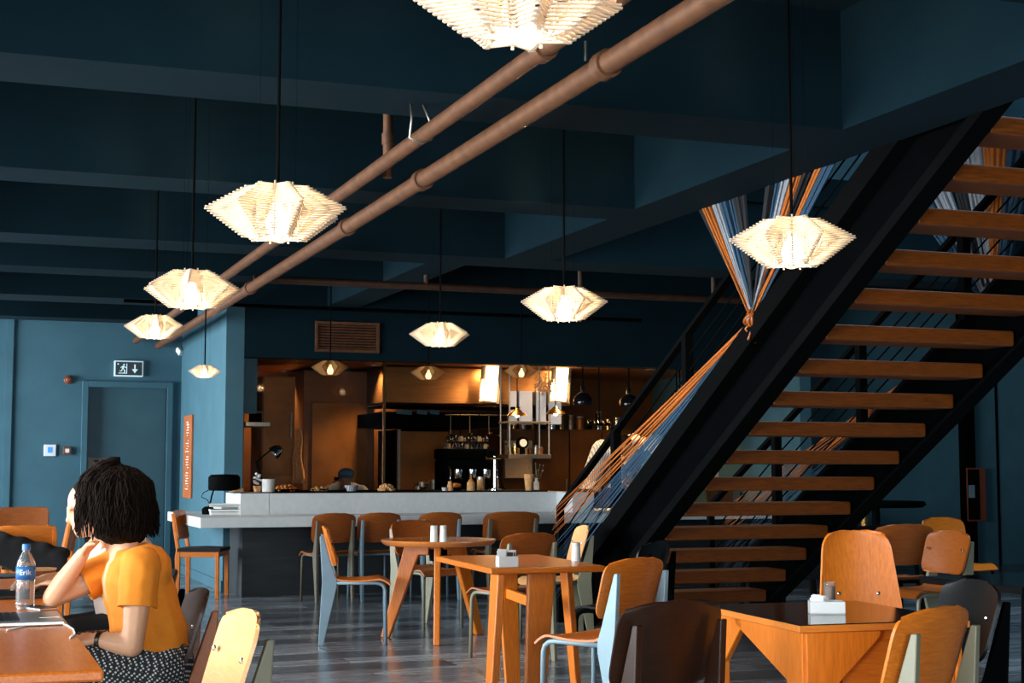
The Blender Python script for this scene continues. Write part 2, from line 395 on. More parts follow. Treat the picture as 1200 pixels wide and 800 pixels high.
# walls
o = MB()
o.box2((-2.8, -3.6, 0), (-2.6, 18.6, .35)); o.box2((-2.8, -3.6, 2.75), (-2.6, 18.6, ZC))
WIN = [(-1.6, 1.6), (2.4, 5.6), (6.4, 9.6), (10.4, 13.6), (15.5, 18.2)]
edges = [-3.6] + [e for w in WIN for e in w] + [18.6]
for a, b in zip(edges[0::2], edges[1::2]): o.box2((-2.8, a, .35), (-2.6, b, 2.75))
struct(o.build('wall_left', 'teal'))
o = MB()
o.box2((-2.8, -3.8, 0), (14.2, -3.6, .5)); o.box2((-2.8, -3.8, 2.6), (14.2, -3.6, ZC)); o.box2((-2.8, -3.8, .5), (-2.2, -3.6, 2.6)); o.box2((2.6, -3.8, .5), (14.2, -3.6, 2.6))
struct(o.build('wall_front', 'teal'))
def window(n, horizontal, a, b, z0, z1, at):
    w = MB(); t = .06
    def bx(p0, p1, q0, q1, d=.05):
        if horizontal: w.box2((p0, at - d, q0), (p1, at + d, q1))
        else: w.box2((at - d, p0, q0), (at + d, p1, q1))
    bx(a, b, z0, z0 + t); bx(a, b, z1 - t, z1); bx(a, a + t, z0 + t, z1 - t); bx(b - t, b, z0 + t, z1 - t); bx((a + b) / 2 - .025, (a + b) / 2 + .025, z0 + t, z1 - t)
    f = struct(w.build('window_%d' % n, 'black_web'))
    g = MB()
    if horizontal: g.box2((a + t, at - .004, z0 + t), (b - t, at + .004, z1 - t))
    else: g.box2((at - .004, a + t, z0 + t), (at + .004, b - t, z1 - t))
    g.build('pane', 'glass', f)
for i, (a, b) in enumerate(WIN): window(i + 1, False, a, b, .35, 2.75, -2.7)
window(6, True, -2.2, 2.6, .5, 2.6, -3.7)
w = MB()                                    # door wall with its opening
DX0, DX1, DZ = 1.49, 2.41, 2.2
w.box2((-2.8, YB, 0), (DX0, YB + .2, ZC)); w.box2((DX1, YB, 0), (XS + .4, YB + .2, ZC)); w.box2((DX0, YB, DZ), (DX1, YB + .2, ZC))
struct(w.build('wall_back', 'teal'))
d = struct(MB().box2((DX0, YB + .07, 0), (DX1, YB + .12, DZ)).build('door_1', 'teal_door'))
fr = MB(); fr.box2((DX0 - .07, YB - .035, 0), (DX0, YB + .1, DZ + .07)); fr.box2((DX1, YB - .035, 0), (DX1 + .07, YB + .1, DZ + .07)); fr.box2((DX0, YB - .035, DZ), (DX1, YB + .1, DZ + .07))
fr.build('door_frame', 'teal', d, bevel=.004)
MB().box2((DX0 + .02, YB + .055, 1.08), (1.82, YB + .07, 1.36)).build('push_plate', 'steel_brown', d)
sbox('wall_side', (XS, YP, 0), (2.765, YB, ZC), 'teal')
sbox('trim_1', (2.80, YP + .2, 1.80), (2.94, YP + .3, 2.5), 'teal')  # solid teal strip in place of the side wall's reflection in the glass
sbox('trim_2', (.55, YB - .03, 0), (.63, YB, ZC), 'teal')
sbox('baseboard_side', (XS - .015, YP, 0), (XS, YB, .1), 'teal')
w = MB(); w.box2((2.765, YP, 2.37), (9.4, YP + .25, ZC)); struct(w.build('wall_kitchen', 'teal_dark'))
# kitchen shell
sbox('ceiling_kitchen', (2.765, YP + .25, 2.48), (9.4, 19.4, 2.6), 'brown_wall')
sbox('wall_kitchen_back', (2.765, 19.2, 0), (9.4, 19.4, 2.48), 'brown_wall')
sbox('wall_kitchen_left', (2.77, YP + .26, 0), (2.82, 19.2, 2.48), 'brown_wall')
sbox('wall_kitchen_right', (9.3, YP, 0), (9.45, 19.2, 2.48), 'teal')
sbox('wall_right', (9.4, 16.0, 0), (14.2, 16.2, ZC), 'teal')
sbox('wall_right_side', (14.0, -3.6, 0), (14.2, 16.2, 7), 'teal')
sbox('trim_3', (12.10, 15.9, 0), (12.28, 16.0, ZC), 'black_web')
sbox('trim_4', (12.68, 15.985, 0), (12.71, 16.0, ZC), 'black_web')
# ceiling slab with the stairwell left open, beams below it
SX0, SX1, SY0, SY1 = 4.5, 9.0, 3.9, 11.1
w = MB()
w.box2((-2.8, -3.8, ZC), (SX0, 19.4, ZC + .25)); w.box2((SX1, -3.8, ZC), (14.2, 19.4, ZC + .25))
w.box2((SX0, -3.8, ZC), (SX1, SY0, ZC + .25)); w.box2((SX0, SY1, ZC), (SX1, 19.4, ZC + .25))
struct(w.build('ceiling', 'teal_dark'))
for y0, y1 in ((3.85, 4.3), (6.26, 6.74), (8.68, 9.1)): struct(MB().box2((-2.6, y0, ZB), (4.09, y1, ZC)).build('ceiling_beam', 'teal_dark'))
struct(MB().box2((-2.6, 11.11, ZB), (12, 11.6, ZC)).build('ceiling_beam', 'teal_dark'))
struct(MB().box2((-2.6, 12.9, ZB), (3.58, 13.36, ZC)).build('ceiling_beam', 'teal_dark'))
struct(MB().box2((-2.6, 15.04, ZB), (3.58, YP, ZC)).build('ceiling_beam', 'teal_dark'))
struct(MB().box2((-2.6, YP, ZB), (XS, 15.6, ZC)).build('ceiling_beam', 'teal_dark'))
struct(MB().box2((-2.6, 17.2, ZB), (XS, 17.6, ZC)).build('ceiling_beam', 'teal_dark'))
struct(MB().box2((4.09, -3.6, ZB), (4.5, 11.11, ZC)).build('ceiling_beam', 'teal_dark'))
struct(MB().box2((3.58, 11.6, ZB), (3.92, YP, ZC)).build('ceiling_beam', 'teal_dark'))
# upper stairwell with a rooflight
sbox('wall_stairwell_left', (SX0 - .2, SY0 - .2, ZC + .25), (SX0, SY1 + .2, 7), 'teal'); sbox('wall_stairwell_right', (SX1, SY0 - .2, ZC + .25), (SX1 + .2, SY1 + .2, 7), 'teal')
sbox('wall_stairwell_front', (SX0, SY0 - .2, ZC + .25), (SX1, SY0, 7), 'teal'); sbox('wall_stairwell_back', (SX0, SY1, ZC + .25), (SX1, SY1 + .2, 7), 'teal')
f = struct(MB().box2((SX0, SY0, 6.95), (SX1, SY0 + .1, 7.05)).box2((SX0, SY1 - .1, 6.95), (SX1, SY1, 7.05)).box2((SX0, SY0, 6.95), (SX0 + .1, SY1, 7.05)).box2((SX1 - .1, SY0, 6.95), (SX1, SY1, 7.05)).build('window_7', 'black_web'))
MB().box2((SX0 + .1, SY0 + .1, 6.99), (SX1 - .1, SY1 - .1, 7.01)).build('pane', 'glass', f)

# ------------------------------------------------------------------ pipes under the ceiling
def pipe(name, label, x, z, y0, y1, r, couplings, cat='pipe', dx=0):
    t = thing(name, label, cat, (x, y0, z))
    MB().tube([(0, 0, 0), (dx, y1 - y0, 0)], r, 16).build('pipe_run', 'pipe', t, smooth=40)
    for y in couplings:
        MB().lathe([(r, -.035), (r + .012, -.035), (r + .012, .035), (r, .035)], 16, m=Matrix.Translation((dx * (y - y0) / (y1 - y0), y - y0, 0)) @ Matrix.Rotation(PI / 2, 4, 'X')).build('coupling', 'pipe', t, smooth=40)
    for y in couplings[::2]:
        MB().tube([(0, y - y0 + .12, r), (0, y - y0 + .12, ZC - z if False else .12)], .006, 6).build('hanger_rod', 'steel', t)
    return t
pipe('ceiling_pipe', 'upper of two long copper-coloured ceiling pipes running diagonally overhead', 1.98, 2.76, -.5, YP + 3.1, .036, (5.0, 9.0, 12.6), dx=.04)
pipe('ceiling_pipe', 'lower copper-coloured ceiling pipe with ring couplings, running beside its twin', 2.19, 2.71, -.5, YP + 3.1, .043, (4.95, 7.3, 8.9, 12.2), dx=.10)
t = thing('cross_pipe', 'thin brown pipe crossing the ceiling behind the lamps, left to right', 'pipe', (2.3, 12.3, 2.80))
MB().tube([(0, 0, 0), (5.6, 0, -.0)], .032, 12).build('pipe_run', 'pipe_dark', t, smooth=40)
for x in (1.5, 2.95, 4.3): MB().tube([(x, 0, .02), (x, 0, .70)], .022, 8).build('hanger_rod', 'pipe_dark', t)
t = thing('sprinkler_pipe', 'very thin dark pipe along the kitchen bulkhead top', 'pipe', (1.5, 14.7, 2.84))
MB().tube([(0, 0, 0), (5.5, 0, 0)], .018, 8).build('pipe_run', 'black_web', t, smooth=40)
t = thing('drop_pipe', 'short vertical brown pipe hanging from the beam beside the copper pipes', 'pipe', (2.13, 7.6, 2.9))
MB().tube([(0, 0, -.13), (0, 0, .6)], .026, 10).build('pipe_run', 'pipe', t, smooth=40)
MB().lathe([(.034, .05), (.034, .11)], 12).build('coupling', 'pipe', t, smooth=40)
p = at_y(485, 150, 6.6)
tag(MB().tube([(1.93, 6.5, ZB), (1.935, 6.5, 2.83), (1.925, 6.5, 2.74), (1.98, 6.5, 2.715), (2.03, 6.5, 2.74), (2.02, 6.5, 2.83), (1.99, 6.5, ZB)], .006, 6).build('pipe_hanger', 'steel', smooth=True), 'bent wire loop hanging the upper copper pipe from a beam', 'hanger')

# ------------------------------------------------------------------ pendant lamps of stacked laths
def lamp_mesh():
    mb = MB(); n = 24; Rm = .27; H = .205; pts = 7
    for k in range(n):
        z = -H / 2 + H * (k + .5) / n; q = (k + .5) / n
        prof = (.44 + .56 * q / .54) if q < .54 else (1 - .60 * (q - .54) / .46)
        ro, ri = Rm * prof, Rm * (.56 * prof * .78 + .07)
        for i in range(pts):
            a0 = 2 * PI * i / pts; 
            for s_ in (-1, 1):
                a1 = a0 + s_ * PI / pts
                p = Vector((ro * math.cos(a0), ro * math.sin(a0), z)); q2 = Vector((ri * math.cos(a1), ri * math.sin(a1), z))
                d = (q2 - p).normalized()
                mb.bar(p - d * .012, q2 + d * .012, .010, .0046)
    for i in range(pts):
        a = 2 * PI * (i + .5) / pts; r = Rm * .30
        mb.tube([(r * math.cos(a), r * math.sin(a), -H / 2 - .008), (r * math.cos(a), r * math.sin(a), H / 2 + .008)], .004, 5)
    return mb
proto = None
WARM = (1., .62, .36); PW = 22.0
def pendant(px, py, w, label, z=2.2, Y=None, power=22, rot=.2, top=ZC, group=None, dim=False):
    global proto
    c = at_y(px, py, Y) if Y else at_z(px, py, z)
    depth = (c - Vector((0, 0, EYE))).dot(_f); s = w * depth / F_PX / .54
    if proto is None:
        t = thing('pendant_lamp', label, 'lamp')
        lamp_mesh().build('shade', 'lath', t)
        MB().lathe([(0, .055), (.016, .05), (.018, .02), (.040, -.02), (.046, -.05), (.034, -.085), (0, -.098)], 16).build('bulb', 'bulb', t, smooth=True)
        MB().lathe([(.02, .05), (.02, .11), (.006, .118), (0, .118)], 12).build('lamp_socket', 'black', t)
        proto = t
    else:
        t = dup(proto, (0, 0, 0), 0, label)
        for ch in [k for k in t.children if k.name.startswith(('cord', 'wire'))]: bpy.data.objects.remove(ch)
    t.location = c; t.rotation_euler.z = rot; t.scale = (s, s, s)
    L = (top - c.z) / s
    MB().tube([(0, 0, .11), (0, 0, L)], .0068 / s, 8).build('cord', 'black', t)
    for i in range(3):
        a = 2 * PI * i / 3; r = .081
        MB().tube([(r * math.cos(a), r * math.sin(a), .1), (r * math.cos(a) * 1.0, r * math.sin(a), L)], .0007 / s, 4).build('wire', 'black_web', t)
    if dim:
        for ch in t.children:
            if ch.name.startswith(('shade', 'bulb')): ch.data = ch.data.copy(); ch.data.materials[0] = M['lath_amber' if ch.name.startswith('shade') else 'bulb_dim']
    point_light('lamp_light', c + Vector((0, 0, -.03 * s)), power * PW, WARM, .045 * s)
    return t
G = None
pendant(610, -6, 268, 'star-shaped lath pendant lamp cut off by the top edge, nearest of all', z=2.2, power=26, rot=.1)
pendant(325, 249, 164, 'large lath pendant lamp in front of the copper pipes, upper left', rot=.35)
pendant(225, 339, 113, 'lath pendant lamp overlapping the lower end of the copper pipes', rot=.0)
pendant(182, 383, 70, 'lath pendant lamp hanging above the green exit sign', rot=.22)
pendant(240, 435, 38, 'small lath pendant lamp hanging before the pale side wall', Y=14.2, rot=.1, power=8)
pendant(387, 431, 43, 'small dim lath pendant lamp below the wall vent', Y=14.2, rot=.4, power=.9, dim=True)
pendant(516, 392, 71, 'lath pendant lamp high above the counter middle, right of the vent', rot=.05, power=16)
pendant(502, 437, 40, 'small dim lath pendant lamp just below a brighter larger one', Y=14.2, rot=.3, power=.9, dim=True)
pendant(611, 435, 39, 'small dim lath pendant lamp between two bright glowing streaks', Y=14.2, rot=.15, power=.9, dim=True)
pendant(661, 356, 101, 'lath pendant lamp hanging right of the middle, clear of pipes and stair', rot=.3)
pendant(928, 284, 145, 'large lath pendant lamp hanging in front of the yarn and black stair', rot=.15)

# ------------------------------------------------------------------ things on the walls
c = (at_y(134, 423, YB) + at_y(167, 441, YB)) / 2
t = thing('exit_sign', 'framed running-man exit sign with down arrow above the door', 'sign', (c.x, YB, c.z))
MB().box((0, -.02, 0), (.34, .04, .19)).build('case', 'sign_white', t, bevel=.006)
MB().box((0, -.042, 0), (.31, .006, .16)).build('face', 'sign_green', t)
a = MB(); y0 = -.047
def flat(mb, poly, y=y0, th=.004): mb.prism(poly, th, Matrix.Translation((0, y, 0)) @ Matrix(((1, 0, 0, 0), (0, 0, -1, 0), (0, 1, 0, 0), (0, 0, 0, 1))))
flat(a, [(.062, .05), (.078, .05), (.078, -.005), (.105, -.005), (.07, -.055), (.035, -.005), (.062, -.005)])
a.build('arrow', 'sign_white', t)
a = MB()
a.lathe([(.011, -.002), (.011, .002)], 12, m=Matrix.Translation((-.058, y0, .045)) @ Matrix.Rotation(PI / 2, 4, 'X'))
for poly in ([(-.075, .032), (-.055, .034), (-.06, -.005), (-.082, -.005)], [(-.057, .032), (-.03, .012), (-.036, .005), (-.06, .02)], [(-.075, .032), (-.1, .012), (-.094, .005), (-.072, .02)],
             [(-.068, -.005), (-.056, -.005), (-.04, -.03), (-.052, -.055), (-.062, -.052), (-.053, -.03)], [(-.082, -.005), (-.07, -.005), (-.082, -.035), (-.11, -.035), (-.11, -.026), (-.09, -.026)]): flat(a, poly)
fr = [(-.135, .06), (-.118, .06), (-.118, .045), (-.135, .045)]
flat(a, fr); flat(a, [(-.03, .06), (-.02, .06), (-.02, -.06), (-.03, -.06)]); flat(a, [(-.12, -.06), (-.02, -.06), (-.02, -.052), (-.12, -.052)])
a.build('running_figure', 'sign_white', t)
c = at_y(80, 445, YB); t = thing('alarm_sounder', 'small round red-brown alarm on the blue wall left of the door', 'alarm', (c.x, YB, c.z))
rx = Matrix.Rotation(PI / 2, 4, 'X')
MB().lathe([(.05, 0), (.052, .02), (.04, .035)], 20, m=rx).build('base', 'red_brown', t, smooth=35)
MB().lathe([(.032, .036), (.03, .06), (.02, .07), (0, .072)], 20, m=rx).build('dome', 'red_brown', t, smooth=35)
c = at_y(58.5, 527.5, YB); t = thing('wall_thermostat', 'white square wall panel with a lit blue display', 'thermostat', (c.x, YB, c.z))
MB().box((0, -.012, 0), (.135, .024, .135)).build('case', 'white', t, bevel=.006)
MB().box((0, -.025, .005), (.055, .004, .065)).build('display', 'blue_screen', t)
c = at_y(78.5, 528, YB); t = thing('call_point', 'small brown call point beside the white wall panel', 'alarm', (c.x, YB, c.z))
MB().box((0, -.02, 0), (.09, .04, .09)).build('case', 'red_brown', t, bevel=.006)
MB().box((0, -.042, 0), (.045, .004, .045)).build('glass_tab', 'paper', t)
c = at_y(208, 412, YB); t = thing('security_sensor', 'little white sensor on the wall corner right of the exit sign', 'sensor', (c.x, YB, c.z))
MB().box((0, -.02, .02), (.04, .04, .05)).build('bracket', 'white', t, bevel=.006)
MB().bar((0, -.045, .03), (.03, -.12, -.03), .055, .07).build('housing', 'white', t, bevel=.01)
y0_, y1_ = 17.28, 18.02
t = thing('menu_board', 'tall narrow orange board with white lettering on the side wall', 'sign', (XS, (y0_ + y1_) / 2, 1.37))
MB().box((-.012, 0, 0), (.024, .62, .96)).build('panel', 'orange_plate', t, bevel=.004)
a = MB(); rr = random.Random(3)
for k in range(26):
    z = .40 - k * .031
    if k in (6, 12, 18): continue
    L = rr.uniform(.06, .26); a.box((-.026, -.12 + L / 2 if k % 5 else .0, z), (.003, L, .009 if k > 2 else .016))
a.build('lettering', 'paper', t)
c0, c1 = at_y(369, 376, YP), at_y(444, 414, YP); c = (c0 + c1) / 2; W, H = c1.x - c0.x, c0.z - c1.z
t = thing('wall_vent', 'wide louvred vent grille on the dark bulkhead above the kitchen', 'vent', (c.x, YP, c.z))
f = MB(); b_ = .03
for z in (-1, 1): f.box((0, -.015, z * (H / 2 - b_ / 2)), (W, .03, b_))
for x in (-1, 1): f.box((x * (W / 2 - b_ / 2), -.015, 0), (b_, .03, H - 2 * b_))
f.build('frame', 'pipe', t, bevel=.003)
f = MB()
for k in range(9):
    z = -H / 2 + b_ + (H - 2 * b_) * (k + .5) / 9
    f.bar((-W / 2 + b_, -.012, z), (W / 2 - b_, -.012, z), .022, .006, up=(0, 1, 1))
f.build('louvre', 'pipe', t)
c0, c1 = at_y(1130, 548, 16), at_y(1153, 610, 16)
t = thing('fire_cabinet', 'dark wall cabinet with brown side on the far right blue wall', 'cabinet', ((c0.x + c1.x) / 2 - .05, 16.0, (c0.z + c1.z) / 2))
MB().box((0, -.06, 0), (c1.x - c0.x, .12, c0.z - c1.z)).build('case', 'red_brown', t, bevel=.005)
MB().box((-.05, -.125, 0), ((c1.x - c0.x) * .62, .012, (c0.z - c1.z) * .94)).build('door', 'black', t, bevel=.003)
MB().box((-.09, -.136, .04), (.09, .008, .16)).build('notice', 'steel_blue', t)

# ------------------------------------------------------------------ stair
XL, XR = 4.62, 5.93
def st(Yv): return .95 + (9.08 - Yv) * .591          # height of the treads' line
stair = thing('open_stair', 'open black steel stair with thick oak treads and cable railings, rising at right', 'staircase', (0, 0, 0))
def stringer(x, side):
    y0, y1 = 10.55, 4.05
    lo, hi = -.03, .46
    w = MB()
    fr = Matrix(((0, 0, 1, x), (1, 0, 0, 0), (0, 1, 0, 0), (0, 0, 0, 1)))
    w.prism([(y0, max(st(y0) + lo, .0)), (y1, st(y1) + lo), (y1, st(y1) + hi), (y0, st(y0) + hi)], .02, fr)
    s_ = w.build('stringer', 'black_web', stair)
    fl = MB()
    for off, hh in ((lo + .01, .06), (hi - .04, .13)):
        fl.bar((x + side * .05, y0, st(y0) + off), (x + side * .05, y1, st(y1) + off), .12, hh)
    fl.bar((x + side * .05, y0, 0), (x + side * .05, y0, st(y0) + hi), .1, .05, up=(0, 1, 0))
    fl.build('flange', 'black', s_)
stringer(XL - .02, -1); stringer(XR + .03, 1)
for i in range(-5, 12):
    Y = 9.08 - .296 * i; z = .95 + .175 * i
    MB().box2((XL, Y - .02, z - .045), (XR, Y + .27, z + .045)).build('tread', 'wood_tread', stair, bevel=.012)
MB().box2((XL - .1, 3.92, 3.2), (XR + .1, 5.05, 3.36)).build('landing', 'wood_tread', stair, bevel=.01)
for x, ln in ((XL - .02, 'left'), (XR + .03, 'right')):
    h = lambda Yv: .92 + (11.2 - Yv) * .535
    hr = MB(); hr.bar((x, 11.2, .92), (x, 5.2, h(5.2)), .055, .03); r_ = hr.build('railing', 'black', stair)
    MB().box2((x - .025, 11.18, 0), (x + .025, 11.23, .93)).build('newel_post', 'black', r_)
    for Y in (10.12, 8.95, 7.78, 6.6):
        MB().box2((x - .03, Y - .03, st(Y) + .44), (x + .03, Y + .03, h(Y))).build('baluster', 'black', r_)
    for k in range(4):
        q = .2 + .18 * k
        MB().tube([(x, 11.2, .92 * q), (x, 10.12, st(10.12) + .5 + (h(10.12) - st(10.12) - .5) * q), (x, 5.3, st(5.3) + .5 + (h(5.3) - st(5.3) - .5) * q)], .006, 6).build('cable', 'black', r_)
# yarn
def yarn(name, label, knot, fans, lower, xx):
    t = thing(name, label, 'yarn art')
    rr = random.Random(11)
    k = Vector(knot)
    for colr, (Y0, z0), (Y1, z1), n in fans:
        mb = MB()
        for i in range(n):
            q = (i + .5) / n
            e = Vector((xx + rr.uniform(-.03, .03), Y0 + (Y1 - Y0) * q, z0 + (z1 - z0) * q))
            a_ = k + Vector((rr.uniform(-.02, .02), rr.uniform(-.02, .02), rr.uniform(-.0, .03)))
            mb.tube([a_, e], [.004, abs(Y1 - Y0) / n * .62 + .003], 5)
        mb.build('yarn_band', colr, t)
    for colr, q0, q1, n in lower:
        mb = MB()
        for i in range(n):
            q = q0 + (q1 - q0) * (i + .5) / n
            e = Vector((xx + rr.uniform(-.02, .02), 11.16, .92 * q))
            a_ = k + Vector((rr.uniform(-.02, .02), rr.uniform(-.02, .02), rr.uniform(-.04, .0)))
            mid = a_.lerp(e, .38) + Vector((0, 0, .0))
            mb.tube([a_, mid, e], [.006, .0052, .0013], 5)
        mb.build('yarn_band', colr, t)
    mb = MB()
    for i in range(9):
        a_ = rr.uniform(0, 6.28); ax = Vector((rr.uniform(-.4, 1), rr.uniform(-1, 1), rr.uniform(-1, 1))).normalized()
        u = ax.orthogonal().normalized(); v_ = ax.cross(u); rad = rr.uniform(.035, .06)
        mb.tube([k + u * rad * math.cos(q * 2 * PI / 14) + v_ * rad * math.sin(q * 2 * PI / 14) for q in range(15)], .011, 6)
    for i in range(6):
        mb.tube([k, k + Vector((rr.uniform(-.04, .04), rr.uniform(-.04, .04), -.06)), k + Vector((rr.uniform(-.05, .05), rr.uniform(-.06, .06), -rr.uniform(.10, .15)))], .008, 5)
    mb.build('knot', 'yarn_black' if False else 'wood_brown', t, smooth=True)
    return t
zt = 3.35
yarn('yarn_installation', 'orange, white and blue yarn knotted beside the near stair rail', (XL - .10, 7.92, 2.13),
     [('yarn_black', (8.98, zt), (8.90, zt), 4), ('yarn_orange', (8.88, zt), (8.72, zt), 8), ('yarn_white', (8.70, zt), (8.54, zt), 8), ('yarn_blue', (8.52, zt), (8.32, zt), 9), ('yarn_black', (8.28, zt), (8.1, zt), 6),
      ('yarn_black', (7.62, zt), (7.5, zt), 5), ('yarn_blue', (7.42, zt), (7.32, zt), 6), ('yarn_white', (7.30, zt), (7.17, zt), 7), ('yarn_orange', (7.15, zt), (7.02, zt), 8), ('yarn_black', (6.98, zt), (6.86, zt), 5), ('yarn_orange', (6.74, zt), (6.64, zt), 6), ('yarn_blue', (6.62, zt), (6.52, zt), 6)],
     [('yarn_orange', .74, .99, 10), ('yarn_blue', .16, .70, 18)], XL - .10)
yarn('yarn_installation', 'orange, white and blue yarn seen behind the treads at far right', (XR + .12, 7.62, 2.16),
     [('yarn_blue', (8.75, zt), (8.45, zt), 10), ('yarn_white', (8.40, zt), (8.15, zt), 10), ('yarn_black', (8.1, zt), (7.95, zt), 5), ('yarn_white', (7.90, zt), (7.70, zt), 8), ('yarn_orange', (7.68, zt), (7.42, zt), 11), ('yarn_blue', (7.4, zt), (7.1, zt), 10)],
     [('yarn_orange', .70, .98, 12), ('yarn_blue', .25, .66, 14)], XR + .12)
# ------------------------------------------------------------------ bar
BF = 14.5
bar = thing('bar_counter', 'long pale-topped bar with dark slate front and raised shelf', 'counter', (0, 0, 0))
MB().box2((2.64, BF, 0), (9.2, 15.2, .69)).build('base', 'bar_front', bar)
MB().box2((2.12, 13.75, .69), (6.35, YP - .01, .785)).box2((2.12, YP - .01, .69), (XS - .005, 15.95, .785)).build('counter_slab', 'bar_top', bar, bevel=.004)
MB().box2((6.36, 14.3, .69), (9.2, YP + .2, .785)).build('counter_slab', 'bar_top', bar, bevel=.004)
r_ = MB(); fr = Matrix.Translation((0, 0, .887))
r_.prism([(2.60, 14.42), (2.88, 14.42), (2.88, 15.5), (2.60, YP - .01)], .204, fr)
r_.build('raised_shelf', 'bar_top', bar, bevel=.003)
r_ = MB(); r_.prism([(2.884, 14.42), (5.88, 14.42), (5.88, 14.0), (6.12, 14.0), (6.12, 15.9), (2.884, 15.9)], .204, fr); r_.build('raised_shelf', 'bar_top', bar, bevel=.003)
MB().box2((2.95, 14.62, .989), (5.86, 15.88, 1.0)).build('shelf_edge', 'black', bar)

# ------------------------------------------------------------------ kitchen
def px(x0, y0, x1, y1, Y):
    a, b = at_y(x0, y0, Y), at_y(x1, y1, Y); return a.x, b.x, b.z, a.z      # X0,X1,Z0,Z1
def panel(name, mat_, x0, y0, x1, y1, Y, th=.05, parent=None, bevel=.004):
    X0, X1, Z0, Z1 = px(x0, y0, x1, y1, Y); return MB().box2((X0, Y, Z0), (X1, Y + th, Z1)).build(name, mat_, parent, bevel=bevel)
def unit(name, label, cat): return thing(name, label, cat)
# tall fridge
X0, X1, Z0, Z1 = px(308, 440, 345, 570, 17.6)
t = unit('tall_fridge', 'tall brown-reflecting steel fridge at the left end of the kitchen', 'fridge')
MB().box2((X0, 17.62, 0), (X1, 18.3, Z1)).build('body', 'copper', t, bevel=.006)
for z0, z1 in ((.1, 1.15), (1.17, Z1 - .02)): 
    dd = MB().box2((X0 + .01, 17.58, z0), (X1 - .01, 17.62, z1)).build('door', 'copper', t, bevel=.004)
    MB().tube([(X1 - .06, 17.55, (z0 + z1) / 2 - .15), (X1 - .06, 17.55, (z0 + z1) / 2 + .15)], .012, 8).build('handle', 'steel', dd)
# left small shelf with black boxes
X0, X1, Z0, Z1 = px(284, 495, 312, 500, 15.9)
sh = MB().box2((X0, 15.7, Z0), (X1, 16.2, Z1)).build('wall_shelf', 'steel', bevel=.002); tag(sh, 'small steel shelf behind the pillar at the kitchen left end', 'shelf')
t = thing('storage_tin', 'black tin on the small shelf behind the pillar', 'tin', ((X0 + X1) / 2 + .02, 15.95, Z1))
MB().lathe([(.07, 0), (.07, .10)], 16).build('body', 'black', t, smooth=40); MB().lathe([(.073, .10), (.073, .125), (0, .13)], 16).build('lid', 'steel_brown', t, smooth=40)
# big copper clad chimney panel
X0, X1, Z0, Z1 = px(356, 446, 438, 600, 18.2)
t = unit('oven_housing', 'large dark brown metal-clad oven housing left of the kitchen hood', 'oven')
MB().box2((X0, 18.2, 0), (X1, 19.1, 2.45)).build('housing', 'brown_wall', t, bevel=.01)
MB().box2((X0 + .1, 18.16, .85), (X1 - .1, 18.2, 2.05)).build('front_panel', 'copper', t, bevel=.006)
MB().box2((X0 + .15, 18.12, .3), (X1 - .15, 18.2, .75)).build('oven_door', 'black', t, bevel=.006)
# hanging apron
def cloth(name, label, cat, mat_, x, y, z0, z1, w):
    mb = MB(); mb.sheet(lambda u, v: (x + (u - .5) * w * (.35 + .65 * v) + .012 * math.sin(v * 9), y + .02 * math.sin(u * 14) * (.3 + v), z1 + (z0 - z1) * v), lin(0, 1, 15), lin(0, 1, 10), .006)
    return tag(mb.build(name, mat_, smooth=True), label, cat)
p0, p1 = at_y(350, 502, 17.4), at_y(350, 566, 17.4)
cloth('hanging_apron', 'orange-lit apron hanging beside the tall fridge', 'apron', 'bread', p0.x, 17.4, p1.z, p0.z, .16)
# hood
t = unit('extractor_hood', 'wide black kitchen hood with pale louvred light panels', 'hood')
X0, X1, Z0, Z1 = px(448, 482, 585, 500, 17.0)
MB().box2((X0, 17.0, Z0), (X1, 18.6, Z1)).build('canopy', 'black', t, bevel=.01)
for (a_, b_) in ((464, 482), (488, 500), (503, 514)):
    q0, q1 = at_y(a_, 480, 17.0), at_y(b_, 485, 17.0)
    MB().bar((q0.x, 16.98, (q0.z + q1.z) / 2), (q1.x, 16.98, (q0.z + q1.z) / 2 - .01), .02, .05).build('filter', 'chrome', t)
X0, X1, Z0, Z1 = px(450, 424, 605, 474, 17.4)
MB().box2((X0, 17.45, Z0), (X1 + .75, 18.6, 2.47)).build('hood_front', 'hood', t, bevel=.01)
X0, X1, Z0, Z1 = px(445, 474, 610, 479, 16.95)
MB().box2((X0, 16.95, Z0), (X1, 17.5, Z1)).build('hood_lip', 'black', t, bevel=.01)
# utensils hung from the hood lip
p0, p1 = at_y(522, 486, 16.92), at_y(600, 486, 16.92)
tag(MB().tube([p0, p1], .010, 8).build('utensil_rail', 'steel'), 'thin steel rail with hanging utensils along the black hood', 'rail')
rr = random.Random(8)
ul = ['shallow ladle, first from the left on the hood rail', 'deep ladle, second from the left on the hood rail', 'small skimmer, third on the hood rail', 'long ladle in the middle of the hood rail', 'short ladle right of the middle on the hood rail', 'wide skimmer, second from the right on the hood rail', 'ladle at the right end of the hood rail']
for k in range(7):
    q = p0.lerp(p1, (k + .5) / 7); t = thing('kitchen_ladle', ul[k], 'ladle', q, 0, 'utensils on the hood rail'); L = rr.uniform(.2, .34)
    MB().tube([(0, 0, .012), (0, -.014, .0), (0, -.012, -.03), (0, -.01, -L)], .006, 6).build('handle', 'black' if k % 2 else 'steel', t)
    MB().lathe([(0, -.03), (.03, -.022), (.045, 0), (.040, 0), (.028, -.016), (0, -.024)], 14, c=(0, -.02, -L), m=None).build('bowl', 'chrome', t, smooth=40)
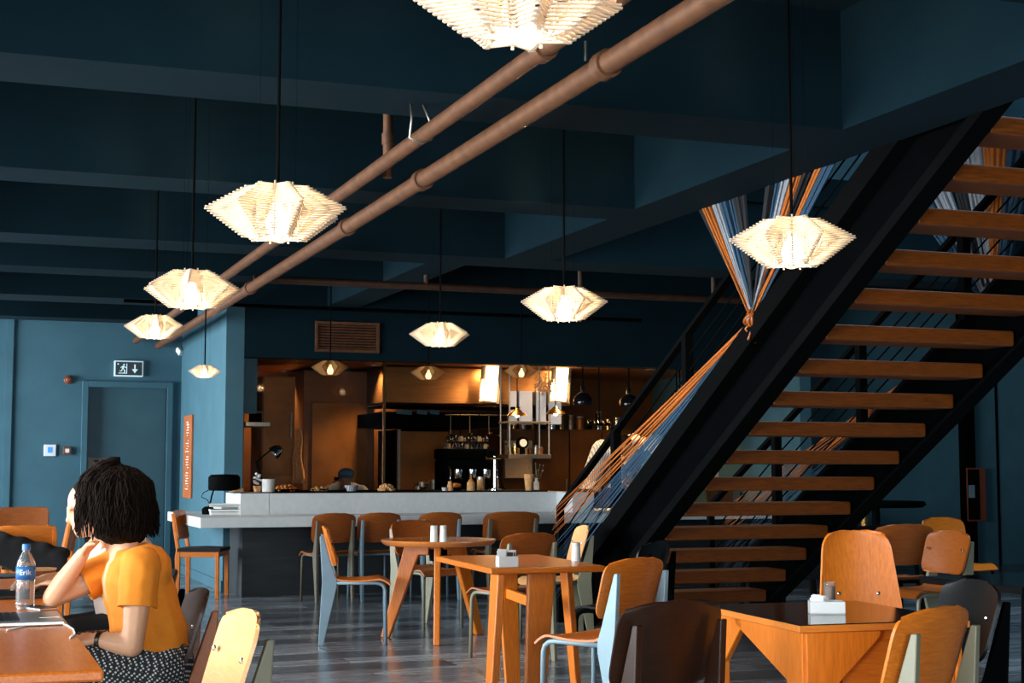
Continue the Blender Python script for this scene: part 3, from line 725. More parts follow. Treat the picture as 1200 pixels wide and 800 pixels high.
# combi oven
t = unit('combi_oven', 'brown steel oven with flat doors under the black hood', 'oven')
X0, X1, Z0, Z1 = px(466, 503, 527, 570, 17.6)
MB().box2((X0, 17.64, 0), (X1, 18.5, Z1)).build('body', 'black', t, bevel=.006)
dd = MB().box2((X0 + .04, 17.6, .86), (X1 - .02, 17.64, Z1 - .02)).build('door', 'copper', t, bevel=.004)
MB().box2((X0, 17.59, .5), (X0 + .035, 17.63, Z1)).build('edge_strip', 'steel', t)
MB().tube([(X1 - .08, 17.56, 1.0), (X1 - .08, 17.56, 1.5)], .012, 8).build('handle', 'steel', dd)
# stove with pots
t = unit('kitchen_range', 'low dark cooking range along the back of the kitchen', 'stove')
MB().box2((3.9, 16.9, 0), (6.2, 17.55, .88)).build('body', 'black', t, bevel=.01)
MB().box2((3.9, 16.88, .88), (6.2, 17.56, .90)).build('hob', 'steel_brown', t, bevel=.004)
rr = random.Random(5)
for k, (x_, r0, h0, lab) in enumerate(((490, .07, .12, 'small steel pot on the range, leftmost of three before the oven'), (499, .08, .17, 'taller steel pot in the middle of three on the range'), (508, .06, .2, 'slim steel pot with orange glint, rightmost of three on the range'), (421, .09, .15, 'dark stock pot on the range left of the small pots'))):
    c = at_y(x_, 560, 17.1); t = thing('cooking_pot', lab, 'pot', (c.x, 17.1 + .16 * (k % 2), .90), -1.2)
    MB().lathe([(0, 0), (r0, 0), (r0, h0), (r0 * .95, h0), (r0 * .95, .02), (0, .02)], 20).build('body', 'steel' if k < 3 else 'black', t, smooth=40)
    MB().tube([(r0, 0, h0 * .8), (r0 + .04, 0, h0 * .85), (r0 + .12, 0, h0 * .9)], .008, 6).build('handle', 'black', t, smooth=True)
t = unit('pot_rack_box', 'stack of dark pans and trays before the brown oven housing', 'pans')
c0 = at_y(402, 560, 17.3); t.location = (c0.x, 17.3, .90)
for k in range(4): MB().box((0, 0, .03 + .06 * k), (.26 - .03 * k, .2, .045)).build('tray', 'black', t, bevel=.004)
# espresso machine and clutter
t = unit('espresso_machine', 'big black coffee machine with shining metal fittings in the kitchen', 'coffee machine')
c0 = at_y(556, 570, 16.2); t.location = (c0.x, 16.3, .9)
MB().box((0, .3, .22), (.56, .5, .44)).build('body', 'black', t, bevel=.03)
MB().box((0, .25, .50), (.6, .5, .12)).build('cup_rail', 'black_web', t, bevel=.02)
MB().box((0, -.03, .03), (.5, .2, .05)).build('drip_tray', 'steel', t, bevel=.01)
for x_ in (-.17, .0, .17):
    g = MB().lathe([(.045, -.05), (.05, 0), (.05, .05)], 16, c=(x_, -.02, .27)).build('group_head', 'chrome', t, smooth=40)
    MB().tube([(x_, -.05, .22), (x_, -.2, .20)], .013, 8).build('portafilter', 'black', g)
for s_ in (-.27, .27): MB().tube([(s_, -.0, .36), (s_ * 1.05, -.08, .3), (s_ * 1.07, -.1, .12)], .008, 6).build('steam_wand', 'chrome', t, smooth=True)
for k in range(14):
    x_ = -.24 + .075 * (k % 7); z_ = .56 + (.085 if k > 6 else 0)
    cu = thing('coffee_cup', 'little cup upside down on the coffee machine top', 'cup', (c0.x + x_, 16.3 + .12 + .1 * (k > 6) * 0 + rr.uniform(0, .02), .9 + z_), group='cups stacked on the coffee machine')
    MB().lathe([(.033, 0), (.030, .03), (.02, .06), (0, .06)], 12).build('cup', 'chrome' if k % 3 else 'steel_brown', cu, smooth=40)
    MB().tube([(.028, 0, .015), (.045, 0, .03), (.026, 0, .048)], .004, 5).build('handle', 'chrome' if k % 3 else 'steel_brown', cu)
# back bar : shelf on rods, panels, counters
t = unit('hanging_shelf', 'metal rod shelf hung from the kitchen ceiling right of centre', 'shelf')
X0, X1, Z0, Z1 = px(596, 532, 646, 537, 16.4)
MB().box2((X0, 16.4, Z0), (X1, 16.75, Z1)).build('shelf_board', 'steel', t, bevel=.003)
X0b, X1b, Z0b, Z1b = px(596, 493, 646, 496, 16.4)
MB().box2((X0, 16.4, Z0b), (X1, 16.75, Z1b)).build('shelf_board', 'steel_brown', t, bevel=.003)
for x in (X0 + .02, X1 - .02):
    for y in (16.42, 16.73): MB().tube([(x, y, Z0), (x, y, 2.48)], .012, 8).build('rod', 'steel', t)
SHX0, SHX1, SHZ, SHZ2 = X0, X1, Z1, Z1b
c = at_y(617, 493, 16.36)
t = thing('round_speaker', 'small round black object with a white ring on the hung shelf', 'speaker', (c.x, 16.5, SHZ + .075 + .06))
MB().lathe([(0, -.03), (.07, -.03), (.075, 0), (.07, .03), (0, .03)], 24, m=rx).build('case', 'black', t, smooth=40)
MB().lathe([(.03, 0), (.045, 0), (.045, .008), (.03, .008)], 24, m=Matrix.Translation((0, -.03, 0)) @ rx).build('ring', 'paper', t)
MB().box((0, 0, -.1), (.05, .05, .07)).build('foot', 'black', t)
for k, (x_, h_, m_) in enumerate(((.06, .10, 'brass'), (.12, .13, 'brass'), (.30, .08, 'copper'), (.37, .11, 'steel'), (.42, .09, 'copper'))):
    t = thing('shelf_jar', ['squat brass jar at the left end of the hung shelf', 'taller brass jar second on the hung shelf', 'squat copper jar right of the ring on the hung shelf', 'steel jar second from the right on the hung shelf', 'small copper jar at the right end of the hung shelf'][k], 'jar', (SHX0 + .03 + x_ * (SHX1 - SHX0 - .1) / .42, 16.58, SHZ))
    MB().lathe([(.0, 0), (.032, 0), (.035, h_ * .8), (.025, h_ * .85)], 14).build('body', m_, t, smooth=40)
    MB().lathe([(.028, h_ * .85), (.028, h_), (0, h_)], 14).build('lid', 'steel', t, smooth=40)
# pale wall panels, with glow added in place of light on them
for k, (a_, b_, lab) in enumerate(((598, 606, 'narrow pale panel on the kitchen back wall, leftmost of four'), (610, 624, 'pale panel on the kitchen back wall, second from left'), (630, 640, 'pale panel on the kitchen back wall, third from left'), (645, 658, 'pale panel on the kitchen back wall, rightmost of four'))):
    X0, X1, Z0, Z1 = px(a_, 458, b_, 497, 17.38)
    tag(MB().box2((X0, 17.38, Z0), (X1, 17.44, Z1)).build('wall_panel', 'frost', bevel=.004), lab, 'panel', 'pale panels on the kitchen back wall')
X0, X1, Z0, Z1 = px(592, 516, 624, 560, 17.84)
tag(MB().box2((X0, 17.84, Z0), (X1, 17.905, Z1 )).build('tile_panel', 'tile_cream', bevel=.004), 'cream tiled square panel behind the tall tap', 'panel')
t = unit('back_counter', 'warm brown steel cabinets along the kitchen back wall, right side', 'cabinet')
X0, X1, Z0, Z1 = px(588, 502, 745, 575, 17.9)
MB().box2((X0, 17.95, 0), (X1, 18.8, Z1)).build('body', 'copper_dark', t)
n = 4
for k in range(n):
    a_, b_ = X0 + (X1 - X0) * k / n, X0 + (X1 - X0) * (k + 1) / n
    dd = MB().box2((a_ + .01, 17.91, .12), (b_ - .01, 17.95, Z1 - .02)).build('door', 'copper_dark', t, bevel=.004)
    MB().tube([(b_ - .05, 17.89, .9), (b_ - .05, 17.89, 1.1)], .008, 6).build('handle', 'steel', dd)
# jars along the top of the back cabinets
rr = random.Random(31); nj = 12
where = ['at the far left end', 'second from the left', 'third from the left', 'fourth from the left', 'fifth from the left', 'just left of the middle', 'just right of the middle', 'fifth from the right', 'fourth from the right', 'third from the right', 'second from the right', 'at the far right end']
for k in range(nj):
    x_ = X0 + .25 + (X1 - X0 - .4) * k / (nj - 1); h = rr.uniform(.12, .26); r = rr.uniform(.035, .055); m_ = ('brass', 'steel', 'copper', 'black', 'chrome')[k % 5]
    j = thing('spice_jar', ('brass', 'steel', 'copper', 'black', 'chrome')[k % 5] + ' canister on the back kitchen cabinets, ' + where[k], 'jar', (x_, 18.15, Z1), 0, 'canisters on the back cabinets')
    MB().lathe([(0, 0), (r, 0), (r, h * .8), (r * .8, h * .86)], 14).build('body', m_, j, smooth=40)
    MB().lathe([(r * .85, h * .86), (r * .85, h), (0, h)], 14).build('lid', 'steel', j, smooth=40)
t = unit('prep_counter', 'low steel preparation counter behind the pale bar', 'counter')
MB().box2((4.9, 15.95, 0), (6.3, 16.6, .86)).build('body', 'copper', t)
MB().box2((4.88, 15.93, .86), (6.32, 16.62, .90)).build('worktop', 'steel', t, bevel=.004)
c = at_y(610, 562, 16.3)
t = thing('frying_pan', 'black pan with upright handle on the steel counter', 'pan', (c.x, 16.35, .90))
MB().lathe([(0, 0), (.11, 0), (.14, .045), (.135, .045), (.105, .006), (0, .006)], 24).build('pan', 'black', t, smooth=40)
MB().tube([(-.13, 0, .04), (-.2, 0, .12), (-.24, 0, .24)], .011, 8).build('handle', 'black', t, smooth=True)
# kitchen glass screen
t = thing('glass_screen', 'clear glass screen with brass post left of the kitchen pass', 'screen')
X1 = at_y(449, 450, 15.95).x
MB().box2((2.83, 15.945, .02), (X1, 15.953, 2.36)).build('pane', 'glass', t)
MB().box2((X1, 15.93, 0), (X1 + .025, 15.97, 2.48)).build('post', 'brass', t)
# lamp with metal arm
c = at_y(312, 577, 15.3); 
t = thing('arm_lamp', 'black jointed arm lamp with round chrome head on the bar', 'lamp', (c.x - .02, 15.3, 1.0))
b0 = Vector((0, 0, 0)); j1 = Vector((-.09, 0, .30)); j2 = Vector((.06, 0, .42)); hd = at_y(323, 529, 15.3) - Vector((c.x - .02, 15.3, 1.0))
MB().lathe([(0, 0), (.07, 0), (.07, .02), (.015, .03), (.015, .06)], 18).build('base', 'black', t, smooth=40)
MB().tube([b0 + Vector((0, 0, .03)), j1], .009, 8).build('arm', 'black', t); MB().tube([j1, j2, hd], .008, 8).build('arm', 'black', t)
MB().lathe([(0, .075), (.03, .07), (.06, .03), (.075, -.03), (.07, -.03), (.055, .025), (0, .06)], 20, m=Matrix.Translation(hd) @ Matrix.Rotation(.9, 4, 'Y')).build('lamp_head', 'chrome', t, smooth=50)
# black desk lamp on the slab
t = thing('desk_lamp', 'black drum-shaded desk lamp at the left end of the bar', 'lamp', (2.36, 14.75, .785))
MB().lathe([(0, 0), (.07, 0), (.075, .05), (.05, .075), (.012, .08)], 20).build('base', 'black', t, smooth=40)
MB().tube([(0, 0, .07), (.02, 0, .18), (.06, 0, .30)], .008, 8).build('stem', 'black', t, smooth=True)
MB().lathe([(.14, -.07), (.155, -.05), (.155, .06), (.13, .085), (0, .09)], 28, c=(.14, 0, .30)).build('shade', 'black', t, smooth=40)
MB().tube([(0, .02, .24), (-.06, 0, .21), (-.08, 0, .17), (-.02, 0, .14), (0, 0, .1)], .004, 6).build('cord', 'black', t, smooth=True)
# magazines
c = at_z(222, 597, .785)
rr = random.Random(4); z = .785
labs = ['open grey magazine at the bottom of the pile on the bar end', 'dark-covered magazine second in the pile on the bar end', 'pale magazine in the middle of the pile on the bar end', 'grey magazine fourth in the pile on the bar end', 'white folded paper on top of the pile on the bar end']
for k in range(5):
    h = (.03, .026, .018, .02, .012)[k]
    t = thing('magazine', labs[k], 'magazine', (c.x + .08 + rr.uniform(-.05, .05), 14.6 + rr.uniform(-.05, .05), z), rr.uniform(-.4, .4), 'magazines piled on the bar end')
    MB().box((0, 0, h / 2), (.29, .21, h * .8)).build('pages', 'paper', t)
    MB().box((0, 0, h - .0012), (.295, .215, .0024)).build('cover', ('magazine', 'black_cloth', 'paper', 'magazine', 'white')[k], t)
    z += h + .0005
# things on the raised shelf
Zs = 1.0
def on_shelf(x, Y=15.0): p = at_y(x, 570, Y); return (p.x, Y, Zs)
def pot(name, label, cat, x, prof, mat_, Y=15.0, n=20, fill=None, fillz=0, fillr=.05):
    t = thing(name, label, cat, on_shelf(x, Y)); MB().lathe(prof, n).build('body', mat_, t, smooth=40)
    if fill:
        mb = MB(); r2 = random.Random(int(x))
        for k in range(26): mb.ball((r2.uniform(-fillr, fillr), r2.uniform(-fillr, fillr), fillz + r2.uniform(0, .035)), r2.uniform(.012, .024), 1)
        o = mb.build('filling', fill, t, smooth=True); o['kind'] = 'stuff'
    return t
pot('white_canister', 'white cylindrical pot at the left of the raised shelf', 'pot', 314.5, [(0, 0), (.062, 0), (.066, .125), (.058, .125), (.055, .02), (0, .02)], 'ceramic', 14.75)
t = thing('white_figurine', 'little white orchid-like sprig in a pot beside the white canister', 'plant', on_shelf(302, 14.85))
MB().lathe([(0, 0), (.035, 0), (.045, .06), (.038, .06), (0, .05)], 14).build('pot', 'bread', t, smooth=40)
mb = MB(); rr = random.Random(9)
for k in range(9): mb.ball((rr.uniform(-.03, .03), rr.uniform(-.02, .02), .08 + .012 * k), (.02, .016, .014), 1)
mb.build('blossom', 'paper', t, smooth=True)
t = thing('cutlery_bundle', 'few pale wooden sticks lying at the left shelf end', 'sticks', on_shelf(277, 14.6))
for k in range(3): MB().bar((-.07 + .01 * k, -.02 * k, .006), (.07, .01 * k, .012 + .012 * k), .01, .008).build('stick', 'bread', t)
def heap(name, label, cat, x, mat_, r, h, Y=15.0, n=40, dish=True, br=.02):
    t = thing(name, label, cat, on_shelf(x, Y)); r2 = random.Random(int(x) + 1)
    if dish: MB().lathe([(0, 0), (r * .8, 0), (r * 1.15, .02), (r * 1.12, .024), (r * .78, .006), (0, .006)], 20).build('dish', 'black_web', t, smooth=40)
    mb = MB()
    for k in range(n):
        a = r2.uniform(0, 6.28); q = math.sqrt(r2.random()) * r; mb.ball((q * math.cos(a), q * math.sin(a), .012 + h * (1 - (q / r) ** 2) * r2.random()), (br * r2.uniform(.7, 1.3), br * r2.uniform(.7, 1.3), br * .8), 1)
    o = mb.build('heap', mat_, t, smooth=True); o['kind'] = 'stuff'; return t
heap('fried_snack_tray', 'heap of golden fried food on a dark tray beside the canister', 'food', 335, 'food', .12, .06, 15.0, 60)
heap('pastry_plate', 'pale pastries on a plate left of the capped cook', 'food', 375, 'bread', .08, .035, 15.1, 18, br=.026)
heap('bread_heap', 'frizzy pile of pale flatbread right of the striped bowl', 'food', 453, 'bread', .085, .07, 14.9, 70, dish=False, br=.02)
t = pot('striped_bowl', 'small striped bowl right of the cook in the cap', 'bowl', 412, [(0, 0), (.045, 0), (.075, .06), (.07, .06), (.04, .01), (0, .01)], 'stripe_shirt', 14.9)
pot('ramekin', 'small white ramekin left of the sauce jars', 'bowl', 521, [(0, 0), (.026, 0), (.032, .035), (.027, .035), (.022, .006), (0, .006)], 'ceramic', 14.9)
pot('sauce_jar', 'small jar of pale sauce right of the ramekin', 'jar', 527.5, [(0, 0), (.03, 0), (.033, .055), (.02, .075), (.022, .095), (0, .095)], 'bread', 14.9)
pot('nut_bowl', 'little brass bowl heaped with nuts left of the squeeze bottle', 'bowl', 536, [(0, 0), (.03, 0), (.048, .035), (.044, .035), (.028, .008), (0, .008)], 'brass', 15.0, fill='food', fillz=.03, fillr=.03)
t = pot('squeeze_bottle', 'sauce squeeze bottle with pointed nozzle on the raised shelf', 'bottle', 552, [(0, 0), (.042, 0), (.046, .02), (.042, .085), (.024, .10)], 'bread', 14.9)
MB().lathe([(.028, .095), (.026, .112), (.008, .122), (.003, .165), (0, .165)], 14).build('nozzle', 'food', t, smooth=40)
t = pot('storage_jar', 'straight tan jar with flat lid right of the squeeze bottle', 'jar', 563.5, [(0, 0), (.042, 0), (.042, .12), (0, .12)], 'bread', 15.1)
MB().lathe([(.045, .118), (.045, .142), (0, .144)], 16).build('lid', 'steel', t, smooth=40)
t = thing('tall_tap', 'slim dark beer tap standing on the raised shelf', 'tap', on_shelf(580, 14.9))
MB().lathe([(0, 0), (.07, 0), (.07, .015), (.022, .03), (.02, .36), (0, .36)], 16).build('column', 'chrome', t, smooth=40)
MB().tube([(-.1, -.01, .34), (.06, 0, .34)], .02, 10).build('spout_bar', 'brass', t); MB().tube([(-.08, -.02, .36), (-.08, -.02, .46)], .012, 8).build('tap_handle', 'black', t)
t = thing('plastic_cup', 'amber-tinted clear tumbler at the right of the raised shelf', 'cup', on_shelf(620, 14.8))
MB().lathe([(0, 0), (.038, 0), (.055, .165), (.052, .165), (.035, .006), (0, .006)], 20).build('cup', 'bread', t, smooth=40)
MB().lathe([(.057, .16), (.057, .172), (.050, .172), (.050, .16)], 20).build('rim', 'bread', t, smooth=40)
t = thing('flower_vase', 'small white bottle vase with dry twigs at the shelf end', 'vase', on_shelf(671, 15.3)); t.location.x = 6.0
MB().lathe([(0, 0), (.03, 0), (.03, .08), (.014, .10), (.014, .125), (0, .125)], 16).build('bottle', 'ceramic', t, smooth=40)
mb = MB(); rr = random.Random(2)
for k in range(8):
    e = Vector((rr.uniform(-.1, .1), rr.uniform(-.05, .05), rr.uniform(.2, .32))); mb.tube([(0, 0, .12), e * .6, e], .002, 4); mb.ball(e, .008, 1)
mb.build('twigs', 'steel_green', t)
# downlights + heat lamps
def downlight(x, y, label, z=2.48, power=60, w=.10, tgt=None):
    c = at_z(x, y, z); c.y = min(max(c.y, 15.7), 18.9)
    p = at_y(x, y, c.y); c = Vector((p.x, c.y, z))
    t = thing('downlight', label, 'light', c)
    MB().lathe([(w * .8, -.012), (w, -.012), (w, 0), (w * .8, 0)], 20).build('trim_ring', 'steel', t, smooth=40)
    MB().lathe([(0, -.006), (w * .8, -.008), (w * .8, 0), (0, 0)], 20).build('lens', 'down', t)
    if power: spot_light('downlight_beam', c + Vector((0, 0, -.03)), tgt or (c + Vector((0, 0, -1))), power * 3, (1, .58, .24), 110, .8, .05)
downlight(438, 428, 'oval ceiling downlight above the glass screen post', power=60)
downlight(333, 447, 'ceiling downlight at the kitchen left, above the tall fridge', power=50)
downlight(440, 441, 'ceiling downlight glowing deeper in the kitchen behind the post', power=40)
downlight(585, 422, 'ceiling downlight beside the left of two bright streaks', power=50)
downlight(672, 424, 'ceiling downlight beside the right of two bright streaks', power=50)
downlight(765, 432, 'small cold ceiling downlight behind the stair handrail', power=40)
for x in (578, 660):  # added glowing bars in place of downlight glare on the brushed hood
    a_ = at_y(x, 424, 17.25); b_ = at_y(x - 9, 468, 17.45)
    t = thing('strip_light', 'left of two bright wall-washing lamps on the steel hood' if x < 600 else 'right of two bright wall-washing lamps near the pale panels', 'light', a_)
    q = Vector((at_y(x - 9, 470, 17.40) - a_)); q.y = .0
    MB().bar((0, -.0, 0), q, .15, .03, up=(0, 1, 0)).build('diffuser', 'tube', t); area_light('strip_light_beam', a_ + Vector((-.03, -.06, -.25)), (R(40), 0, 0), .12, .4, 32, (1, .55, .22))  # area light added for the orange halo round the glare
    MB().bar((0, .03, .02), q + Vector((0, .03, -.02)), .26, .03, up=(0, 1, 0)).build('housing', 'steel', t)  # backing added behind the glowing bar
hl = None
for x, y, Y, lab in ((683, 467, 15.4, 'black dome heat lamp with chrome neck, leftmost of the four'), (737, 469, 15.4, 'black dome heat lamp second from left, behind the handrail'), (797, 500, 15.9, 'low black heat lamp beside the yarn band'), (793, 472, 15.4, 'black heat lamp hanging just above the yarn band')):
    c = at_y(x, y, Y)
    if hl is None:
        t = thing('heat_lamp', lab, 'lamp')
        MB().lathe([(.105, -.07), (.11, -.06), (.105, -.0), (.07, .05), (.03, .07), (0, .07)], 24).build('shade', 'black_gloss', t, smooth=40)
        MB().lathe([(.03, .065), (.028, .13), (.02, .14), (0, .14)], 16).build('neck', 'chrome', t, smooth=40)
        MB().lathe([(0, -.06), (.04, -.05), (.05, -.03), (0, .0)], 16).build('bulb', 'down', t, smooth=True)
        hl = t
    else: t = dup(hl, c, 0, lab)
    t.location = c; t['group'] = 'heat lamps over the pass'
    for ch in [k for k in t.children if k.name.startswith('cord')]: bpy.data.objects.remove(ch)
    MB().tube([(0, 0, .13), (0, 0, (2.37 if Y < 15.5 else 2.48) - c.z)], .008, 6).build('cord', 'black', t)
    spot_light('heat_lamp_beam', c + Vector((0, 0, -.08)), c + Vector((0, 0, -1)), 70, (1, .6, .25), 100, .7, .05)
for x, y, lab in ((606, 484, 'small brass bell lamp left of the pale panels, left of two'), (651, 482, 'small brass bell lamp hanging by the pale panels, right of two')):
    c = at_y(x, y, 16.2); t = thing('bell_lamp', lab, 'lamp', c)
    MB().lathe([(.12, -.03), (.10, -.005), (.05, .03), (.02, .06), (0, .06)], 20).build('shade', 'brass', t, smooth=40)
    MB().ball((0, 0, -.02), .03, 2).build('bulb', 'down', t, smooth=True)
    MB().tube([(0, 0, .05), (0, 0, 2.48 - c.z)], .006, 6).build('cord', 'black', t)
c = at_y(638, 450, 15.8)
t = thing('snowflake_ornament', 'pale star-shaped snowflake ornament hanging below a dim pendant', 'ornament', c)
mb = MB()
for k in range(6):
    d_ = Vector((math.cos(k * PI / 3 + .3), 0, math.sin(k * PI / 3 + .3))); mb.tube([(0, 0, 0), d_ * .13], .009, 6)
    for q in (.06, .095):
        for s_ in (-1, 1): e = Vector((math.cos(k * PI / 3 + .3 + s_ * .8), 0, math.sin(k * PI / 3 + .3 + s_ * .8))); mb.tube([d_ * q, d_ * q + e * .045], .007, 6)
mb.build('star', 'bread', t); MB().tube([(0, 0, .1), (0, 0, 2.48 - c.z)], .003, 5).build('cord', 'black', t)
c = at_y(702, 497, 15.6)
t = thing('mug_rail', 'round wrought ring with brass hooks hanging left of the cooks', 'rack', c)
MB().tube([(.13 * math.cos(a * PI / 8), .13 * math.sin(a * PI / 8), 0) for a in range(17)], .014, 8).build('ring', 'black', t, smooth=True)
MB().tube([(0, 0, .0), (0, 0, 2.48 - c.z)], .008, 6).build('stem', 'black', t)
MB().tube([(-.13, 0, 0), (0, 0, .08), (.13, 0, 0)], .007, 6).build('stay', 'black', t)
for a in range(8): MB().lathe([(0, -.03), (.016, -.02), (.012, .03), (0, .04)], 10, c=(.13 * math.cos(a * PI / 4), .13 * math.sin(a * PI / 4), .02)).build('hook', 'brass', t, smooth=True)
# right part of the pass: bright hot shelf
t = unit('hot_pass', 'brightly lit white serving pass seen between the stair treads', 'counter')
X0, X1, Z0, Z1 = px(838, 546, 905, 572, 16.6)
X0 += .55; X1 = min(X1, 9.05)
MB().box2((X0 - .3, 16.6, 0), (X1 + .2, 17.3, .95)).build('body', 'steel', t)
MB().box2((X0 - .3, 16.58, .95), (X1 + .2, 17.3, 1.0)).build('worktop', 'steel', t)
MB().box2((X0 - .1, 17.25, 1.0), (X1 + .1, 17.3, 1.4)).build('splashback', 'bar_top', t)
spot_light('pass_beam', (X0 + .3, 16.7, 2.3), (X0 + .3, 17.2, 1.1), 260, (1, .72, .42), 80, .6, .06)
MB().box2((X0 - .3, 16.6, 1.66), (X1 + .2, 17.1, 1.72)).build('gantry', 'copper', t)
# ------------------------------------------------------------------ chairs and tables
VS = cosl(25); US = lin(0, 1, 13)
def back_sheet(w0, w1, z0, z1, y0, y1, bow, crown, rc=.06, th=.011):
    H = z1 - z0
    def f(u, v):
        s = 2 * u - 1; w = (w0 + (w1 - w0) * v) / 2
        d = min(v, 1 - v) * H
        if d < rc: w -= rc * .55 * (1 - math.sqrt(max(0, 1 - (1 - d / rc) ** 2)))
        x = s * w
        return (x, y0 + (y1 - y0) * v + bow * s * s, z0 + H * v + crown * v * (1 - s * s) - .4 * crown * (1 - v) * (1 - s * s))
    mb = MB(); mb.sheet(f, US, VS, th); return mb
def seat_sheet(w0, w1, ya, yb, z):
    def f(u, v):
        s = 2 * u - 1; w = (w0 + (w1 - w0) * v) / 2; y = ya + (yb - ya) * v; dz = -.012 * math.sin(PI * min(v / .8, 1)) + .006 * s * s
        if v > .78: t = (v - .78) / .22; dz -= .042 * t * t
        if v < .12: dz += .02 * (1 - v / .12) ** 2
        return (s * w, y, z + dz)
    mb = MB(); mb.sheet(f, lin(0, 1, 9), lin(0, 1, 19), .011); return mb
LEG = [(-.285, 0), (-.25, 0), (-.16, .40), (-.16, .45), (-.18, .50), (-.262, .755), (-.282, .755), (-.262, .44)]
def make_chair(name, label, ply, ply_back, frame, group=None, tall=False):
    t = thing(name, label, 'chair', group=group)
    seat_sheet(.36, .40, -.185, .215, .448).build('seat', ply, t, smooth=40)
    if tall: back_sheet(.38, .285, .50, .95, -.15, -.235, .035, .012, .07).build('backrest', ply_back, t, smooth=40)
    else: back_sheet(.405, .425, .555, .795, -.195, -.268, .035, .026).build('backrest', ply_back, t, smooth=40)
    b = [c for c in t.children if c.name.startswith('backrest')][0]
    for s in (-1, 1):
        zz = .70; yy = -.197 if tall else -.232
        MB().lathe([(.009, 0), (.009, .006), (.004, .009), (0, .009)], 10, m=Matrix.Translation((s * (.085 if tall else .165), yy + .012 + (.006 if tall else .022), zz)) @ Matrix.Rotation(-PI / 2, 4, 'X')).build('bolt', 'chrome', b)
    for s in (-1, 1):
        MB().prism(LEG, .026, frame_at(YZX, (s * .172, 0, 0))).build('leg', frame, t, bevel=.004)
        MB().tube([(s * .182, .185, 0), (s * .178, .178, .375), (s * .176, .168, .405), (s * .174, .145, .422), (s * .172, .11, .428), (s * .172, -.17, .43)], .0125, 8).build('leg', frame, t, smooth=True)
    MB().tube([(-.172, -.15, .43), (.172, -.15, .43)], .012, 8).build('seat_frame', frame, t)
    MB().tube([(-.176, .12, .427), (.176, .12, .427)], .010, 8).build('seat_frame', frame, t)
    return t
def face(dx, dy): return math.atan2(-dx, dy)          # local +Y towards (dx,dy)
def setc(t, rear, d, off=.25):
    d = Vector((d[0], d[1], 0)).normalized(); t.location = (rear[0] + d.x * off, rear[1] + d.y * off, 0); t.rotation_euler.z = face(d.x, d.y); return t
cA = make_chair('plywood_chair', 'plywood chair with grey-blue frame seen side-on, left of the round table', 'wood', 'wood', 'steel_blue')
setc(cA, (2.50, 10.50), (.95, -.25))
chairs = {}
def chair(key, rear, d, label, swap=None, scale=None, off=.25):
    t = dup(cA, (0, 0, 0), 0, label, None, scale, swap); setc(t, rear, d, off); chairs[key] = t; return t
BR = {'orange_plywood': 'wood_brown'}
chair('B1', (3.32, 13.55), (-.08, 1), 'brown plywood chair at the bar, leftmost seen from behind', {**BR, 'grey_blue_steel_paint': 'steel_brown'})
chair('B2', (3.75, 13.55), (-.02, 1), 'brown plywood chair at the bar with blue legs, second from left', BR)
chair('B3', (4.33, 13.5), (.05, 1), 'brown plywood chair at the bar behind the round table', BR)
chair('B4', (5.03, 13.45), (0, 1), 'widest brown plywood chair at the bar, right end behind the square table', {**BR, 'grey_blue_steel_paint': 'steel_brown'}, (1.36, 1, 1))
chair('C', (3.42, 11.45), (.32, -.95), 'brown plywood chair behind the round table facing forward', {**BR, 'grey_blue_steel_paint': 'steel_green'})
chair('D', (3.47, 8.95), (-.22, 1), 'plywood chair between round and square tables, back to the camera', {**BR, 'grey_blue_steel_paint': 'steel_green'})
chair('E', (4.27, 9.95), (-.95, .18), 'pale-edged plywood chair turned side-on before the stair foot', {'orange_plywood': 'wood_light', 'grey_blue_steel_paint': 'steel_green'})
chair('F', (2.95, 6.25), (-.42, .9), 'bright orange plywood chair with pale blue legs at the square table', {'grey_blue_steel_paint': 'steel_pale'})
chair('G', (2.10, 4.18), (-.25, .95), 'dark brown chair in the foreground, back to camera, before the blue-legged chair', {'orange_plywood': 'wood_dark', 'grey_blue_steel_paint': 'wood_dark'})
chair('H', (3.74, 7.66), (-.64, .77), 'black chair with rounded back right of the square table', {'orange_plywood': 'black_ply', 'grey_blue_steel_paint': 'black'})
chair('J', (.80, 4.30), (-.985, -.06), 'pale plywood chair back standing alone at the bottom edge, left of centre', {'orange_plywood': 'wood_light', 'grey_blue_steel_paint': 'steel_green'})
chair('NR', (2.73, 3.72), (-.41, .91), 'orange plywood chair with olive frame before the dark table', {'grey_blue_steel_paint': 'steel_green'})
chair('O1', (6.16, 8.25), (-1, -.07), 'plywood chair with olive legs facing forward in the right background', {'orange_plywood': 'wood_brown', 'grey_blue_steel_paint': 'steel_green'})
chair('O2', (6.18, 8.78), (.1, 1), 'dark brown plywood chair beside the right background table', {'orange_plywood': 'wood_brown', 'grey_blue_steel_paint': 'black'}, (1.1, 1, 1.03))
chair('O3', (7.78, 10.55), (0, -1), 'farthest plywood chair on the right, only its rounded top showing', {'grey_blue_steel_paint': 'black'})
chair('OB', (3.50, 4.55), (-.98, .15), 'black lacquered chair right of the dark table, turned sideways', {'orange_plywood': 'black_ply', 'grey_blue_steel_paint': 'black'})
tN = make_chair('highback_chair', 'tall orange plywood chair with two studs behind the dark table', 'wood_v', 'wood_v', 'black', tall=True)
setc(tN, (3.595, 5.46), (-.32, -1), .2)
